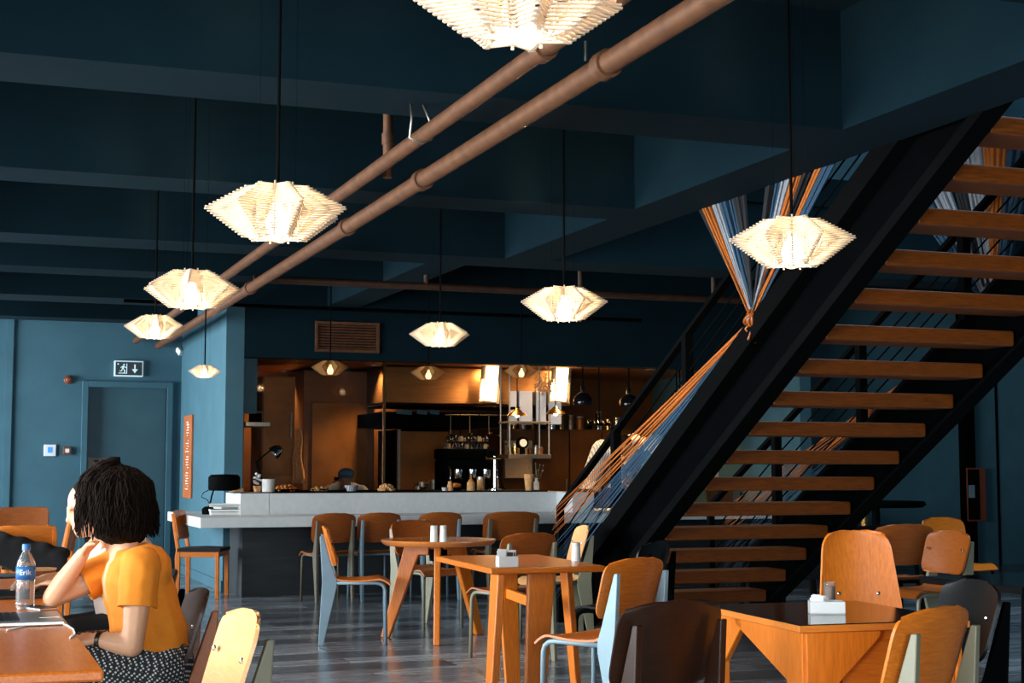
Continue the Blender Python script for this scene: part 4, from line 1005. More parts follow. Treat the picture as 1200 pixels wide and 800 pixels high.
# solid wood chair with black pad
def wood_chair(name, label):
    t = thing(name, label, 'chair')
    sm = 'wood_v'
    for s in (-1, 1):
        MB().prism([(-.20, 0), (-.165, 0), (-.165, .40), (-.175, .48), (-.235, .80), (-.26, .80), (-.205, .46), (-.215, .38)], .032, frame_at(YZX, (s * .19, 0, 0))).build('leg', sm, t, bevel=.005)
        MB().bar((s * .195, .195, 0), (s * .19, .19, .44), .03, .036, up=(0, 1, 0)).build('leg', sm, t, bevel=.004)
    f = MB()
    for s in (-1, 1): f.box((s * .19, 0, .415), (.024, .36, .05))
    f.box((0, .185, .415), (.36, .024, .05)); f.box((0, -.18, .415), (.36, .024, .05)); f.build('seat_frame', 'wood', t, bevel=.003)
    p = MB(); p.sheet(lambda u, v: ((u - .5) * .42, -.19 + .41 * v, .458 + .012 * math.sin(PI * u) * math.sin(PI * v)), lin(0, 1, 9), lin(0, 1, 9), .032); p.build('seat_pad', 'black_cloth', t, smooth=50)
    back_sheet(.40, .40, .56, .82, -.205, -.255, .02, .012, .03, .014).build('backrest', 'wood', t, smooth=40)
    return t
cI = wood_chair('wooden_chair', 'orange wooden chair with black seat pad at the left end of the bar')
setc(cI, (2.08, 14.72), (.9, -.38), .22)
def wchair(rear, d, label, sc=1., swap=None):
    t = dup(cI, (0, 0, 0), 0, label, None, sc, swap); return setc(t, rear, d, .22)
wchair((.62, 14.3), (-.1, -1), 'wooden chair facing forward at the far left, before the blue wall', 1.06, {'orange_plywood': 'wood_brown'})
wchair((.86, 12.1), (-.95, .2), 'wooden chair seen edge-on behind the woman, left of her head', 1.06)
wchair((.50, 11.05), (.05, 1), 'wooden chair at the far left with a black coat over it', 1.0)
# black coat hanging over that chair
mb = MB()
for k in range(16):
    a = k / 15; mb.ball((-.22 + .44 * a, -.02 + .02 * math.sin(k * 2.1), .75 + .012 * math.sin(k * 1.3) - .12 * a), (.08, .07, .05), 2)
    mb.ball((-.22 + .44 * a, -.07, .66 + .01 * math.sin(k) - .12 * a), (.06, .04, .10), 2)
co = put(organic(mb, .018, 4), 'black_coat', 'black_cloth'); tag(co, 'black coat draped over a chair back at the far left', 'coat'); co.location = (.50, 10.96, .0); co.rotation_euler.z = 0
# round table
t = thing('round_table', 'round wooden table on three splayed plank legs, salt shakers on top', 'table', (3.33, 10.45, 0))
RT = .715
MB().lathe([(0, RT - .04), (.39, RT - .04), (.415, RT - .022), (.42, RT - .008), (.415, RT), (0, RT)], 64).build('tabletop', 'wood_sheen', t, smooth=35)
for k, a in enumerate((-1.90, 2.55, .40)):
    d = Vector((math.cos(a), math.sin(a), 0)); nrm = Vector((-d.y, d.x, 0))
    m = Matrix(((d.x, 0, nrm.x, 0), (d.y, 0, nrm.y, 0), (0, 1, 0, 0), (0, 0, 0, 1)))
    MB().prism([(.365, 0), (.43, 0), (.25, RT - .04), (.06, RT - .04), (.07, .60), (.145, .60)], .046, m).build('leg', 'wood_v', t, bevel=.008)
MB().lathe([(.065, .56), (.065, .64), (0, .64)], 20).lathe([(.03, .52), (.03, .56)], 16).build('hub', 'black', t, smooth=40)
# square table
SQ = Vector((2.90, 7.70, 0)); SA = -.056; SW, SL, ST = .62, 1.12, .725
t = thing('square_table', 'orange wooden table with slab legs, centre front, holding a napkin box', 'table', SQ, SA)
MB().box((0, 0, ST - .016), (SW, SL, .032)).build('tabletop', 'wood_y', t, bevel=.008)
for (x, y, wx, wy) in ((-.245, -.47, .04, .14), (-.01, -.46, .145, .04), (.05, .34, .12, .035), (.25, -.10, .035, .12)):
    sx, sy = (.05 if x > 0 else -.05), (.04 if y > 0 else -.04)
    w = MB(); n0 = Vector((x + sx, y + sy, 0)); n1 = Vector((x, y, ST - .032))
    vs = bmesh.ops.create_cube(w.bm, size=1.)['verts']
    for v in vs:
        q = v.co.z + .5; k_ = .72 + .28 * q; c = n0.lerp(n1, q); v.co = Vector((c.x + v.co.x * wx * (k_ if wx > .1 else 1), c.y + v.co.y * wy * (k_ if wy > .1 else 1), c.z))
    w.build('leg', 'wood_v', t, bevel=.006)
MB().bar((-.0, -.45, .52), (.06, .34, .52), .03, .055).build('stretcher', 'wood', t, bevel=.004)
# dark table at right
DT = Vector((2.82, 4.45, 0)); DA = -.076; DW, DL, DH = .61, .74, .735
t = thing('dark_table', 'black-topped plywood table at lower right with bright orange edge', 'table', DT, DA)
MB().box((0, 0, DH - .012), (DW, DL, .022)).build('tabletop', 'wood_sheen_edge', t, bevel=.003)
MB().box((0, 0, DH), (DW - .008, DL - .008, .004)).build('top_laminate', 'black_gloss', t)
def fin(mb, a, b, ztop, w_top, w_bot, th):
    a, b = Vector(a), Vector(b); d = (b - a).normalized(); n_ = Vector((-d.y, d.x, 0))
    m = Matrix(((d.x, 0, n_.x, a.x), (d.y, 0, n_.y, a.y), (0, 1, 0, 0), (0, 0, 0, 1)))
    mb.prism([(0, 0), (w_bot, 0), (w_bot, ztop - .16), (w_top, ztop - .02), (w_top, ztop), (0, ztop)], th, m)
hx, hy = DW / 2 - .03, DL / 2 - .02
for (cx, cy, ax, ay) in ((-hx, -hy, 0, 1), (-hx, -hy, 1, 0), (hx, -hy, 0, 1), (hx, hy, -1, 0), (-hx, hy, 0, -1)):
    w = MB(); fin(w, (cx, cy, 0), (cx + ax, cy + ay, 0), DH - .024, .5 if ay and cx < 0 and cy < 0 else .26, .11, .022)
    w.build('leg', 'wood_v', t, bevel=.003)
MB().box((.06, -hy + .02, DH - .11), (.40, .018, .17)).build('apron', 'wood', t)
# left near table
LT = .735
t = thing('long_table', 'plywood table at the left edge with laptops and bottle', 'table', (-.19, 5.45, 0))
MB().box((0, 0, LT - .014), (1.10, 3.3, .028)).build('tabletop', 'wood_y', t, bevel=.006)
for sx in (-1, 1):
    for sy in (-1, 1): MB().bar((sx * .47, sy * 1.5, 0), (sx * .42, sy * 1.4, LT - .028), .09, .035).build('leg', 'wood_v', t, bevel=.005)
# background tables
t = thing('cafe_table', 'small wooden table among the chairs at the far left', 'table', (.12, 12.95, 0))
MB().box((0, 0, .70), (.75, .75, .03)).build('tabletop', 'wood_y', t, bevel=.005)
for sx in (-1, 1):
    for sy in (-1, 1): MB().bar((sx * .34, sy * .34, 0), (sx * .3, sy * .3, .685), .06, .03).build('leg', 'wood_v', t)
t = thing('black_table', 'black table beyond the highback chair at right, mostly in shade', 'table', (4.80, 5.45, 0))
MB().box((0, 0, .72), (1.3, .7, .03)).build('tabletop', 'black_gloss', t, bevel=.004)
for sx in (-1, 1):
    for sy in (-1, 1): MB().bar((sx * .6, sy * .3, 0), (sx * .55, sy * .27, .705), .05, .03).build('leg', 'black', t)
t = thing('far_table', 'dark dining table by the far right blue wall, holding glasses', 'table', (7.3, 11.5, 0))
MB().box((0, 0, .72), (1.5, .8, .03)).build('tabletop', 'black_gloss', t, bevel=.004)
for sx in (-1, 1):
    for sy in (-1, 1): MB().bar((sx * .7, sy * .35, 0), (sx * .65, sy * .3, .705), .05, .03).build('leg', 'black', t)
t = thing('oval_table', 'tall black oval bar table before the far right wall', 'table', (8.80, 13.0, 0))
MB().lathe([(0, .84), (.46, .84), (.50, .87), (.48, .90), (0, .90)], 40).build('tabletop', 'black', t, smooth=40)
MB().lathe([(.28, 0), (.28, .02), (.05, .05), (.04, .84)], 20).build('pedestal', 'black', t, smooth=40)
# table-top objects
def tumbler(name, label, loc, r, h, mat_='frostglass', inner=None, group=None):
    t = thing(name, label, 'shaker' if 'shaker' in name else 'glass', loc, group=group)
    MB().lathe([(0, 0), (r, 0), (r * .86, h * .8), (r * .80, h * .8), (r * .9, .006), (0, .006)], 16).build('body', mat_, t, smooth=40)
    MB().lathe([(r * .9, h * .78), (r * .9, h * .96), (r * .6, h), (0, h)], 16).build('cap', 'ceramic', t, smooth=40)
    if inner: MB().lathe([(0, .008), (r * .84, .008), (r * .80, h * inner), (0, h * inner)], 14).build('filling', 'paper', t)
    return t
a_ = at_z(511, 635, RT); tumbler('salt_shaker', 'left of two clear shakers on the round table', (a_.x, a_.y + .05, RT), .027, .115, inner=.45)
a_ = at_z(522, 635, RT); tumbler('salt_shaker', 'right of two clear shakers on the round table', (a_.x, a_.y + .05, RT), .027, .115, inner=.3)
tumbler('salt_shaker', 'clear shaker on the square table near its right corner', (*at_z(675, 657, ST).xy, ST), .026, .10, inner=.3)
def napkins(label, p, rz, sachets, W=.10, D_=.075, H=.055):
    t = thing('napkin_box', label, 'napkin box', p, rz)
    mb = MB(); th = .004
    mb.box((0, 0, th / 2), (W, D_, th))
    for s in (-1, 1): mb.box((s * (W - th) / 2, 0, H / 2), (th, D_, H)); mb.box((0, s * (D_ - th) / 2, H / 2), (W - 2 * th, th, H))
    mb.build('box', 'ceramic', t)
    pn = MB()
    for k in range(6): pn.bar((-.03 + .0 * k, -.02 + .008 * k, .012), (-.035 + .006 * k, -.02 + .008 * k, (.03 if sachets else .014) + H + .006 * math.sin(k)), .045, .003, up=(0, 1, 0))
    pn.build('napkins', 'paper', t)
    if sachets:
        for k in range(7): MB().bar((.008 + .006 * k, -.02 + .007 * k, .012), (.012 + .006 * k, -.022 + .008 * k, .075 + .01 * math.sin(k * 2)), .03, .004, up=(0, 1, 0)).build('sachet', ('wood_dark', 'paper', 'copper')[k % 3], t)
    return t
napkins('white box of napkins and sugar sachets on the square table', (*at_z(594, 664, ST).xy, ST), -.1, True)
napkins('white napkin box on the black-topped table at right', (2.775, 4.40, DH + .002), -.45, False, .115, .08, .042)
t = thing('copper_tumbler', 'orange-tinted glass behind the napkin box on the black table', 'glass', (2.865, 4.52, DH + .002))
MB().lathe([(0, 0), (.020, 0), (.020, .095), (.018, .095), (.018, .006), (0, .006)], 16).build('body', 'clear', t, smooth=40)
MB().lathe([(0, .008), (.017, .008), (.017, .08), (0, .08)], 14).build('filling', 'copper', t)
for k, (x, y, lab) in enumerate(((1000, 612, 'small amber glass on the far dark table, left one'), (1013, 614, 'small amber glass on the far dark table, right one'))):
    p = at_y(x, y, 11.5); t = thing('amber_glass', lab, 'glass', (p.x, 11.5, .735))
    MB().lathe([(0, 0), (.03, 0), (.035, .12), (.032, .12), (.028, .006), (0, .006)], 16).build('body', 'brass', t, smooth=40)
    MB().lathe([(.036, .118), (.036, .126), (.031, .126)], 16).build('rim', 'brass', t)
# laptop of the woman
t = thing('laptop', 'open silver laptop with black keys in front of the woman', 'laptop', (.20, 5.08, LT), .0)
MB().box((.02, 0, .008), (.25, .33, .015)).build('base', 'alu', t, bevel=.004)
k_ = MB()
for i in range(5):
    for j in range(13): k_.box((-.085 + .022 * i, -.137 + .0228 * j, .017), (.018, .019, .003))
k_.build('keyboard', 'keys', t)
MB().box((.105, 0, .0160), (.06, .10, .001)).build('trackpad', 'alu', t)
s_ = MB().bar((-.105, 0, .012), (-.19, 0, .225), .33, .006, up=(1, 0, .4)).build('screen', 'alu', t, bevel=.002)
MB().bar((-.102, 0, .022), (-.184, 0, .22), .31, .004, up=(1, 0, .4)).build('display', 'keys', s_)
t = thing('laptop', 'second laptop, half hidden behind the water bottle', 'laptop', (.25, 6.12, LT), .15)
MB().box((.02, 0, .008), (.24, .32, .015)).build('base', 'keys', t, bevel=.004)
s_ = MB().bar((-.10, 0, .012), (-.16, 0, .22), .32, .006, up=(1, 0, .4)).build('screen', 'alu', t, bevel=.002)
MB().bar((-.097, 0, .022), (-.154, 0, .215), .30, .004, up=(1, 0, .4)).build('display', 'keys', s_)
pth = [at_z(x, y, LT + .0028) for x, y in ((8, 738), (30, 733), (48, 730), (66, 730), (78, 732), (86, 737), (88, 743), (82, 747))]
tag(MB().tube(pth, .0028, 8).build('charging_cable', 'cable', smooth=True), 'white charging cable curling across the table edge', 'cable')
t = thing('phone', 'thin pale phone lying beside the water bottle', 'phone', (.30, 5.50, LT), .4)
MB().box((0, 0, .004), (.07, .14, .008)).build('body', 'alu', t, bevel=.003); MB().box((0, 0, .0085), (.064, .13, .001)).build('screen', 'keys', t)
# water bottle
t = thing('water_bottle', 'clear plastic water bottle with blue label and cap', 'bottle', (*at_z(29, 713, LT).xy, LT))
prof = [(0, 0), (.028, 0), (.032, .01)]
for k in range(7): z = .02 + k * .011; prof += [(.0325, z), (.0305, z + .0055)]
prof += [(.0325, .10), (.0325, .150), (.030, .165), (.015, .195), (.0125, .20), (.0125, .212), (0, .212)]
MB().lathe(prof, 24).build('body', 'water', t, smooth=40)
MB().lathe([(.0332, .102), (.0332, .148)], 28).build('label', 'label_blue', t, smooth=True)
MB().lathe([(.0145, .203), (.0145, .222), (.013, .225), (0, .225)], 18).build('cap', 'label_blue', t, smooth=40)
me = text_mesh('Erik', .026, .0004)
for v in me.vertices:
    a = v.co.x / .0336; r_ = .0338 + v.co.z; v.co = Vector((r_ * math.sin(a), -r_ * math.cos(a), .127 + v.co.y))
lt = put(me, 'lettering', 'paper', t); lt.rotation_euler.z = -.1
t = thing('clay_bowl', 'small brown stoneware bowl behind the water bottle', 'bowl', (*at_z(47, 692, LT).xy, LT))
MB().lathe([(0, 0), (.05, 0), (.06, .085), (.054, .085), (.045, .01), (0, .01)], 24).build('body', 'terracotta', t, smooth=40)
MB().lathe([(.061, .082), (.063, .09), (.053, .09)], 24).build('rim', 'wood_light', t, smooth=40)
# ------------------------------------------------------------------ people
def hand_pieces(mb, wrist, palm_dir, finger_dir, thumb_dir, size=1., curl=.9, spread=.012):
    """palm and five bent fingers grown from the wrist"""
    w = Vector(wrist); d = Vector(palm_dir).normalized(); n = Vector(finger_dir).normalized()      # n: the way the fingers curl
    s = d.cross(n).normalized()
    k = size
    palm = w + d * .085 * k
    for o in (-.030, -.010, .010, .030): mb.capsule(w + s * o * .6 * k + d * .012 * k, .014 * k, palm + s * o * k, .0125 * k)
    L = (.060, .075, .080, .068)
    for i, o in enumerate((-.031, -.0105, .0105, .031)):
        b = palm + s * o * 1.05 * k; ang = 0; p = b
        for j, (q, r0, r1) in enumerate(((.45, .0098, .009), (.32, .009, .008), (.23, .008, .0068))):
            ang += curl * (.75 if j == 0 else 1.0)
            dirv = d * math.cos(ang) + n * math.sin(ang); e = p + dirv * L[i] * q * k * 1.1; mb.capsule(p, r0 * k, e, r1 * k); p = e
    tb = w + d * .025 * k + s * (.030 if Vector(thumb_dir).dot(s) > 0 else -.030) * k
    td = Vector(thumb_dir).normalized(); e1 = tb + (td * .7 + d * .7).normalized() * .042 * k; e2 = e1 + (td * .15 + d * .7 + n * .55).normalized() * .032 * k
    mb.capsule(tb, .0135 * k, e1, .0105 * k); mb.capsule(e1, .0105 * k, e2, .008 * k)
def head_pieces(mb, c, fwd, up, k=1.):
    c = Vector(c); f = Vector(fwd).normalized(); u = Vector(up); u = (u - f * u.dot(f)).normalized(); s = f.cross(u)
    m = Matrix((s, f, u)).transposed()
    def E(o, r): mb.ball(c + m @ (Vector(o) * k), [x * k for x in r], 3, (m.to_4x4()))
    E((0, -.012, .03), (.074, .094, .083)); E((0, .018, -.045), (.056, .066, .066)); E((0, .055, -.085), (.030, .026, .022))
    E((0, .092, -.025), (.011, .016, .014)); E((0, .082, .0), (.009, .014, .026)); E((0, .075, -.062), (.022, .014, .007)); E((0, .074, -.071), (.019, .013, .006))
    for q in (-1, 1): E((q * .076, -.012, -.012), (.010, .018, .028)); E((q * .03, .078, .018), (.018, .012, .008))
    return m
def finish(mb, name, mat_, parent, vox, sm=5): return put(organic(mb, vox, sm), name, mat_, parent)

# --- woman in the mustard shirt
W = thing('person', 'seated woman in mustard T-shirt and dotted skirt, dark bobbed hair, chin on hand', 'person', (.66, 5.40, 0))
O = Vector((.66, 5.40, 0))
def L_(x, y, z): return Vector((x, y, z)) - O
hip = L_(.665, 5.40, .56); waist = L_(.66, 5.40, .69); chest = L_(.615, 5.40, .835); neck = L_(.575, 5.41, .955); hc = L_(.556, 5.405, 1.078)
shL = L_(.61, 5.245, .895); elL = L_(.585, 5.20, .63); wrL = L_(.475, 5.275, .652)
shR = L_(.565, 5.56, .875); elR = L_(.345, 5.545, LT + .035); wrR = L_(.438, 5.475, .925)
FW = (-.74, .64, -.2)
b = MB()
b.capsule(hip + Vector((0, -.07, 0)), .115, hip + Vector((0, .07, 0)), .115); b.capsule(hip, .12, waist, .11); b.capsule(waist, .11, chest, .12)
b.capsule(chest + Vector((0, -.08, .03)), .08, chest + Vector((0, .08, .03)), .08); b.capsule(chest, .10, neck + Vector((0, 0, -.03)), .055); b.capsule(neck + Vector((.01, 0, -.04)), .052, hc + Vector((.02, 0, -.05)), .046)
for sh, el, wr in ((shL, elL, wrL), (shR, elR, wrR)):
    b.capsule(chest + Vector((0, (sh.y - chest.y) * .5, .04)), .06, sh, .055); b.capsule(sh, .053, el.lerp(sh, .45), .045); b.capsule(el.lerp(sh, .45), .045, el, .036)
    b.capsule(el, .037, el.lerp(wr, .35), .038); b.capsule(el.lerp(wr, .35), .038, wr, .024)
hand_pieces(b, wrL, (-.9, .25, -.12), (-.1, .35, -1), (.0, 1, .2), .95, .45)
hand_pieces(b, wrR, (.45, -.30, .55), (.55, -.2, -.75), (-.2, -1, .2), .95, 1.05)
for s, yy in ((-1, 5.33), (1, 5.49)):
    kn = L_(.235, yy, .57); ft = L_(.27, yy, .07)
    b.capsule(hip + Vector((0, s * .08, -.01)), .10, kn, .062); b.capsule(kn, .06, kn.lerp(ft, .35), .054); b.capsule(kn.lerp(ft, .35), .054, ft, .036); b.capsule(ft + Vector((.03, 0, -.03)), .034, ft + Vector((-.14, 0, -.045)), .025)
head_pieces(b, hc, FW, (-.2, 0, 1), 1.)
body = finish(b, 'body', 'skin', W, .0062, 4)
# shirt
b = MB()
b.capsule(waist + Vector((.01, -.055, -.085)), .128, waist + Vector((.01, .055, -.085)), .128)
b.capsule(waist + Vector((.005, -.05, -.06)), .13, chest + Vector((.0, -.05, -.0)), .118); b.capsule(waist + Vector((.005, .05, -.06)), .13, chest + Vector((0, .05, 0)), .118)
b.capsule(chest + Vector((.025, -.08, .035)), .092, chest + Vector((.025, .08, .035)), .092)
b.capsule(chest + Vector((.01, 0, .03)), .10, neck + Vector((.005, 0, -.045)), .062)
me = organic(b, .008, 6)
bm = bmesh.new(); bm.from_mesh(me)
def cut(bm_, co, no):
    g = list(bm_.verts) + list(bm_.edges) + list(bm_.faces)
    bmesh.ops.bisect_plane(bm_, geom=g, plane_co=co, plane_no=no, clear_outer=True, clear_inner=False)
cut(bm, hip + Vector((0, 0, .045)), (0, 0, -1))
for sh, el in ((shL, elL), (shR, elR)):
    d = (el - sh).normalized(); pt = sh.lerp(el, .52); b = MB()
    b.capsule(chest + Vector((.01, (sh.y - chest.y) * .35, .03)), .088, sh, .070); b.capsule(sh, .071, sh.lerp(el, .75), .066)
    m2 = organic(b, .008, 5); b2 = bmesh.new(); b2.from_mesh(m2); cut(b2, pt, d); b2.to_mesh(m2); b2.free(); bm.from_mesh(m2); bpy.data.meshes.remove(m2)
for v in bm.verts:                                     # soft folds
    n_ = noise.noise(v.co * 9); v.co += v.normal * (.005 * n_ + .0035 * math.sin(v.co.z * 60 + v.co.x * 40) * (.5 + n_))
bm.to_mesh(me); bm.free(); me.shade_smooth(); sh_o = put(me, 'shirt', 'shirt', W); sh_o.modifiers.new('thick', 'SOLIDIFY').thickness = .004
# skirt
b = MB()
b.capsule(hip + Vector((.02, -.07, -.02)), .132, hip + Vector((.02, .07, -.02)), .132); b.capsule(hip + Vector((0, 0, .0)), .13, hip + Vector((0, 0, .09)), .118)
for s, yy in ((-1, 5.33), (1, 5.49)): b.capsule(hip + Vector((0, s * .075, -.01)), .118, L_(.25, yy, .565), .082)
b.capsule(hip + Vector((-.1, 0, -.03)), .10, L_(.26, 5.41, .54), .08)
finish(b, 'skirt', 'dots', W, .009, 6)
# hair: full bob with loose waves and a small top knot
b = MB(); rr = random.Random(21)
hb = hc + Vector((-.014, .004, .020))
ellip(b, hb + Vector((0, 0, .008)), (.114, .108, .112)); ellip(b, hb + Vector((.025, 0, -.055)), (.098, .108, .085)); ellip(b, hb + Vector((.02, -.02, -.085)), (.098, .09, .055))
core = organic(b, .009, 3); b = MB()
for v in core.vertices: v.co += v.normal * (.010 * noise.noise(v.co * 32) + .005 * noise.noise(v.co * 90))
b.bm.from_mesh(core); bpy.data.meshes.remove(core)
for k in range(1000):
    a = rr.uniform(0, 2 * PI); FA = PI - .71; front = math.cos(a - FA) > .88; near = math.cos(a - FA) > .45
    r_ = rr.uniform(.93, 1.09); p = []
    ph, ph2, am = rr.uniform(0, 6), rr.uniform(0, 6), rr.uniform(.003, .010); ln = rr.uniform(.75, 1.0); f0 = rr.choice((0, 0, .25, .4)); n_ = 12
    if front: ln *= .80; f0 = 0; r_ *= 1.19
    elif near: r_ *= 1.10
    for q in range(n_):
        f = f0 + (1 - f0) * q / (n_ - 1); th = f * 1.62 * ln
        rad = math.sin(min(th, PI / 2)) * .112 * r_ + .014 * f * r_
        z = .122 * r_ * math.cos(min(th, PI / 2)) - max(0, th - .95) * .175 * ln
        aa = a + .12 * math.sin(ph2 + f * 5)
        p.append(hb + Vector((rad * math.cos(aa) + am * math.sin(ph + f * 16) + .010 * f, rad * math.sin(aa) * .96 + am * math.cos(ph + f * 14), z + am * .6 * math.sin(ph2 + f * 18))))
    w_ = rr.uniform(.003, .0075)
    b.tube(p, [w_ * (1 - .7 * i / (n_ - 1)) for i in range(n_)], 5)
for k in range(46):                                    # small tied-up tuft on top
    a, e = rr.uniform(0, 6.28), rr.uniform(0, 1); c = hb + Vector((-.040, 0, .112)); pts = []
    for q in range(8):
        f = q / 7; pts.append(c + Vector((.034 * math.cos(a + f * 4) * (.4 + e * .8), .034 * math.sin(a + f * 4) * (.4 + e * .8), .03 * math.sin(f * PI) * (.4 + e))))
    b.tube(pts, [.0045 * (1 - .6 * i / 7) for i in range(8)], 5)
me = b.mesh('hair'); me.shade_smooth(); ho = put(me, 'hair', 'hair', W)
# glasses
g = MB(); f = Vector(FW).normalized(); u = Vector((-.2, 0, 1)); u = (u - f * u.dot(f)).normalized(); s = f.cross(u)
for q in (-1, 1):
    c = hc + f * .108 + u * .012 + s * q * .036
    g.tube([c + s * .030 * math.cos(a * PI / 8) + u * .022 * math.sin(a * PI / 8) for a in range(17)], .0055, 6)
    g.tube([hc + f * .096 + u * .018 + s * q * .062, hc + f * .03 + u * .016 + s * q * .083], .0035, 6)
g.tube([hc + f * .1 + u * .014 - s * .008, hc + f * .1 + u * .014 + s * .008], .003, 6)
g.build('glasses', 'lens', W)
# wrist watch
wd = (wrL - elL).normalized(); m = wd.to_track_quat('Z', 'Y').to_matrix().to_4x4(); m.translation = wrL - wd * .012
MB().lathe([(.027, -.009), (.030, -.007), (.030, .007), (.027, .009)], 20, m=m).build('watch_strap', 'wood_dark', W, smooth=40)
# woman's dark chair
chair('K', (.845, 5.43), (-1, 0), 'dark brown chair the woman in mustard sits on', {'orange_plywood': 'wood_dark', 'grey_blue_steel_paint': 'wood_brown'}, (1, 1, .97), .25)

# --- second person behind the woman
def simple_person(label, root, P, skin, top, legs_, hair=None, apron=None, hat=None, vox=.009, k=1.0, kneel=None):
    """P: dict of joints in world space"""
    t = thing('person', label, 'person', root); o = Vector(root)
    J = {a: Vector(v) - o for a, v in P.items()}
    b = MB(); hip, ch, nk, hd = J['hip'], J['chest'], J['neck'], J['head']
    side = Vector(P.get('side', (0, 1, 0))).normalized()
    b.capsule(hip - side * .08, .115 * k, hip + side * .08, .115 * k); b.capsule(hip, .125 * k, ch, .125 * k); b.capsule(ch - side * .1, .085 * k, ch + side * .1, .085 * k); b.capsule(ch, .1 * k, nk, .055 * k); b.capsule(nk, .052, hd - (hd - nk) * .35, .048)
    for q in 'LR':
        if 'el' + q not in J: continue
        sh, el, wr = J['sh' + q], J['el' + q], J['wr' + q]
        b.capsule(ch, .07, sh, .06); b.capsule(sh, .056, el, .04); b.capsule(el, .04, wr, .026)
        d = (wr - el).normalized(); hand_pieces(b, wr, d, Vector((0, 0, -1)) if abs(d.z) < .8 else Vector((0, -1, 0)), side * (1 if q == 'L' else -1), .95, .4)
        if 'kn' + q in J:
            b.capsule(hip + (sh - ch).normalized() * .07, .095 * k, J['kn' + q], .06); b.capsule(J['kn' + q], .06, J['ft' + q] + Vector((0, 0, .06)), .04)
            b.capsule(J['ft' + q] + Vector((0, 0, .04)), .04, J['ft' + q] + Vector(P.get('toe', (0, -.15, 0))) + Vector((0, 0, .03)), .03)
    head_pieces(b, hd, P['fwd'], P.get('up', (0, 0, 1)))
    finish(b, 'body', skin, t, vox, 3)
    b = MB(); b.capsule(hip.lerp(ch, .1) - side * .05, .135 * k, hip.lerp(ch, .1) + side * .05, .135 * k); b.capsule(hip.lerp(ch, .15), .14 * k, ch, .138 * k); b.capsule(ch - side * .1, .098 * k, ch + side * .1, .098 * k); b.capsule(ch, .11 * k, nk.lerp(ch, .3), .072 * k)
    for q in 'LR':
        if 'el' + q in J: b.capsule(ch, .085, J['sh' + q], .072); b.capsule(J['sh' + q], .072, J['sh' + q].lerp(J['el' + q], .75), .058)
    finish(b, 'shirt', top, t, vox * 1.2, 5)
    b = MB(); b.capsule(hip - side * .07, .13 * k, hip + side * .07, .13 * k)
    for q in 'LR':
        if 'kn' + q in J: b.capsule(hip + (J['sh' + q] - ch).normalized() * .07, .108 * k, J['kn' + q], .075); b.capsule(J['kn' + q], .072, J['ft' + q] + Vector((0, 0, .10)), .055)
    finish(b, 'trousers', legs_, t, vox * 1.2, 4)
    f = Vector(P['fwd']).normalized(); u = Vector(P.get('up', (0, 0, 1))); u = (u - f * u.dot(f)).normalized(); s = f.cross(u); m4 = Matrix((s, f, u)).transposed().to_4x4()
    if hair:
        b = MB(); b.ball(hd + u * .045 - f * .03, (.086, .095, .085), 3, m4); b.ball(hd - f * .06 - u * .01, (.075, .05, .08), 3, m4); finish(b, 'hair', hair, t, .009, 3)
    if hat:
        b = MB(); b.ball(hd + u * .06 - f * .012, (.092, .108, .07), 3, m4); b.ball(hd + u * .05 + f * .10, (.065, .06, .012), 3, m4); finish(b, 'cap', hat, t, .007, 3)
    if apron:
        b = MB(); b.capsule(hip - side * .09 + f * .03, .135 * k, hip + side * .09 + f * .03, .135 * k); b.capsule(hip + f * .02, .15 * k, ch.lerp(hip, .25), .148 * k); b.capsule(hip - side * .06, .14, J.get('knL', hip), .11); b.capsule(hip + side * .06, .14, J.get('knR', hip), .11); finish(b, 'apron', apron, t, vox * 1.3, 5)
    return t
simple_person('person in pale pink knit seated behind the woman, hand on a laptop', (.66, 6.15, 0),
    dict(hip=(.70, 6.15, .56), chest=(.64, 6.12, .86), neck=(.575, 6.12, .97), head=(.515, 6.12, 1.07), shL=(.64, 5.96, .90), shR=(.61, 6.30, .89), elL=(.56, 5.90, .775), elR=(.52, 6.34, .78), wrL=(.43, 5.98, .785), wrR=(.36, 6.26, .785),
         knL=(.36, 6.06, .56), knR=(.36, 6.24, .56), ftL=(.40, 6.06, 0), ftR=(.40, 6.24, 0), toe=(-.15, 0, 0), fwd=(-.95, 0, -.25), side=(0, 1, 0)), 'skin', 'pink_shirt', 'black_cloth', 'hair')
chair('K2', (.835, 6.15), (-1, 0), 'dark chair under the person in pale pink knit', {'orange_plywood': 'wood_dark', 'grey_blue_steel_paint': 'black'}, None, .25)
# --- cooks
h0 = at_y(405, 561, 16.15)
simple_person('cook in blue-grey cap bending low behind the raised shelf', (h0.x + .05, 16.5, 0),
    dict(hip=(h0.x + .12, 16.72, .80), chest=(h0.x + .05, 16.40, .98), neck=(h0.x + .02, 16.27, 1.04), head=(h0.x, 16.13, h0.z - .01), shL=(h0.x + .24, 16.36, .98), shR=(h0.x - .14, 16.36, .98), elL=(h0.x + .28, 16.15, .88), elR=(h0.x - .2, 16.12, .9), wrL=(h0.x + .12, 16.02, .96), wrR=(h0.x - .1, 16.02, .98),
         knL=(h0.x + .22, 16.62, .46), knR=(h0.x + .02, 16.62, .46), ftL=(h0.x + .22, 16.72, 0), ftR=(h0.x + .02, 16.72, 0), fwd=(-.35, -.9, -.12), side=(1, 0, 0)), 'skin_mid', 'white_shirt', 'black_cloth', None, None, 'blue_cap')
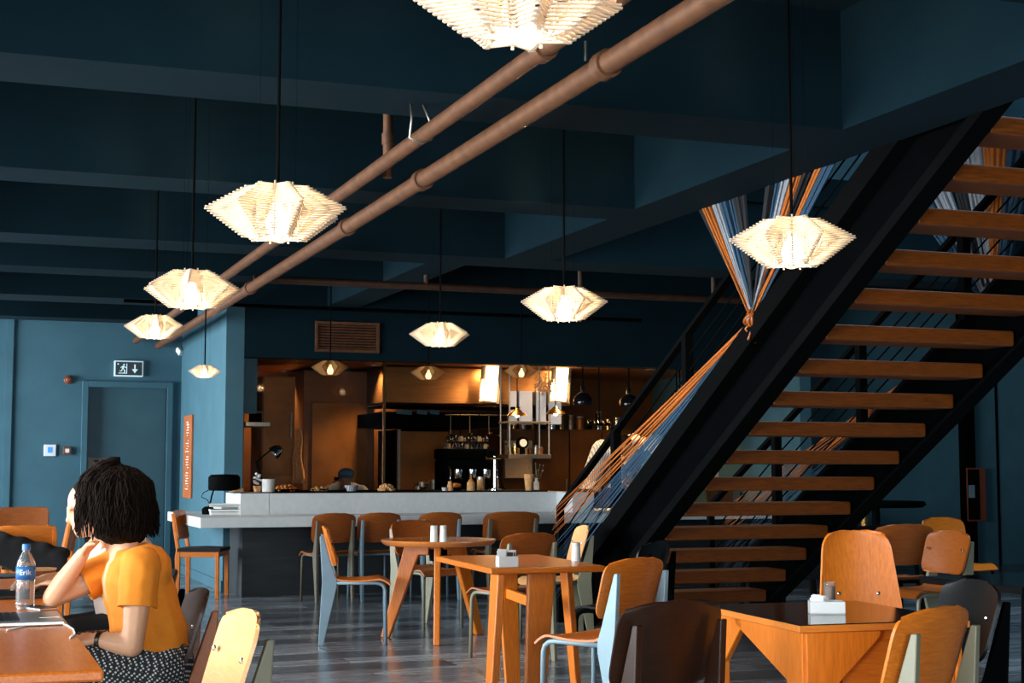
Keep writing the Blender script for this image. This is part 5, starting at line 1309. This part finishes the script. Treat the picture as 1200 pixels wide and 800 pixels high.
def cook(label, x, y, top_px, bend, top, apron, hair='hair'):
    # leaning over the pass towards +x with rounded back; top of the back at top_px
    c = at_y(x, top_px, y); X = c.x
    simple_person(label, (X, y, 0), dict(hip=(X - .18 * bend, y + .06, .93), chest=(X, y, c.z - .13), neck=(X + .14 * bend, y - .04, c.z - .10), head=(X + .25 * bend, y - .08, c.z - .13 + .14 * (1 - abs(bend) * .6)), shL=(X + .05, y + .18, c.z - .16), shR=(X + .05, y - .18, c.z - .16),
        elL=(X + .2 * bend, y + .22, 1.1), elR=(X + .2 * bend, y - .22, 1.1), wrL=(X + .38 * bend, y + .12, 1.0), wrR=(X + .38 * bend, y - .14, 1.02), knL=(X - .12 * bend, y + .12, .48), knR=(X - .12 * bend, y - .06, .48), ftL=(X - .15 * bend, y + .12, 0), ftR=(X - .15 * bend, y - .08, 0), toe=(.15 * bend, 0, 0), fwd=(bend, -.2, -.7), side=(0, 1, 0)), 'skin_mid', top, 'black_cloth', hair, apron)
cook('cook in striped white shirt hunched over, leftmost of three behind the stair rail', 706, 16.35, 515, 1., 'stripe_shirt', None)
cook('cook in white jacket, middle of three behind the stair rail', 742, 17.0, 508, 1., 'white_shirt', None)
cook('cook in white jacket and blue denim apron, rightmost behind the yarn band', 768, 16.2, 508, .8, 'white_shirt', 'denim')

# ------------------------------------------------------------------ daylight and lamps
DAY = (.86, .95, 1.)
KW = 1.0
for (a, b_), pw in zip(WIN, (450, 490, 530, 520, 600)): area_light('window_daylight', (-2.78, (a + b_) / 2, 1.55), (0, -PI / 2, 0), 2.3, b_ - a - .1, pw * KW * .92, DAY, 160)
area_light('window_daylight', (.2, -3.78, 1.55), (PI / 2, 0, 0), 4.6, 2.0, 450 * KW, DAY)
area_light('rooflight_daylight', ((SX0 + SX1) / 2, (SY0 + SY1) / 2, 7.2), (0, 0, 0), 4.2, 6.8, 480, (.62, .85, 1.))
wd = bpy.data.worlds.new('world'); S.world = wd; wd.use_nodes = True
bg = wd.node_tree.nodes['Background']
sky = wd.node_tree.nodes.new('ShaderNodeTexSky'); sky.sky_type = 'HOSEK_WILKIE'; sky.sun_direction = Vector((-.3, .4, .8)).normalized(); sky.turbidity = 4
wd.node_tree.links.new(sky.outputs['Color'], bg.inputs['Color']); bg.inputs['Strength'].default_value = .08
S.view_settings.view_transform = 'Standard'; S.view_settings.look = 'None'; S.view_settings.gamma = 1; S.view_settings.use_curve_mapping = False
S.view_settings.exposure = 0.0
S.cycles.max_bounces = 6; S.cycles.diffuse_bounces = 2; S.cycles.glossy_bounces = 3; S.cycles.transmission_bounces = 6; S.cycles.transparent_max_bounces = 8
S.cycles.sample_clamp_indirect = 4; S.cycles.caustics_reflective = False; S.cycles.caustics_refractive = False
for o_ in COL.objects:
    if o_.type == 'LIGHT': o_.name = o_.name
bpy.context.view_layer.update()
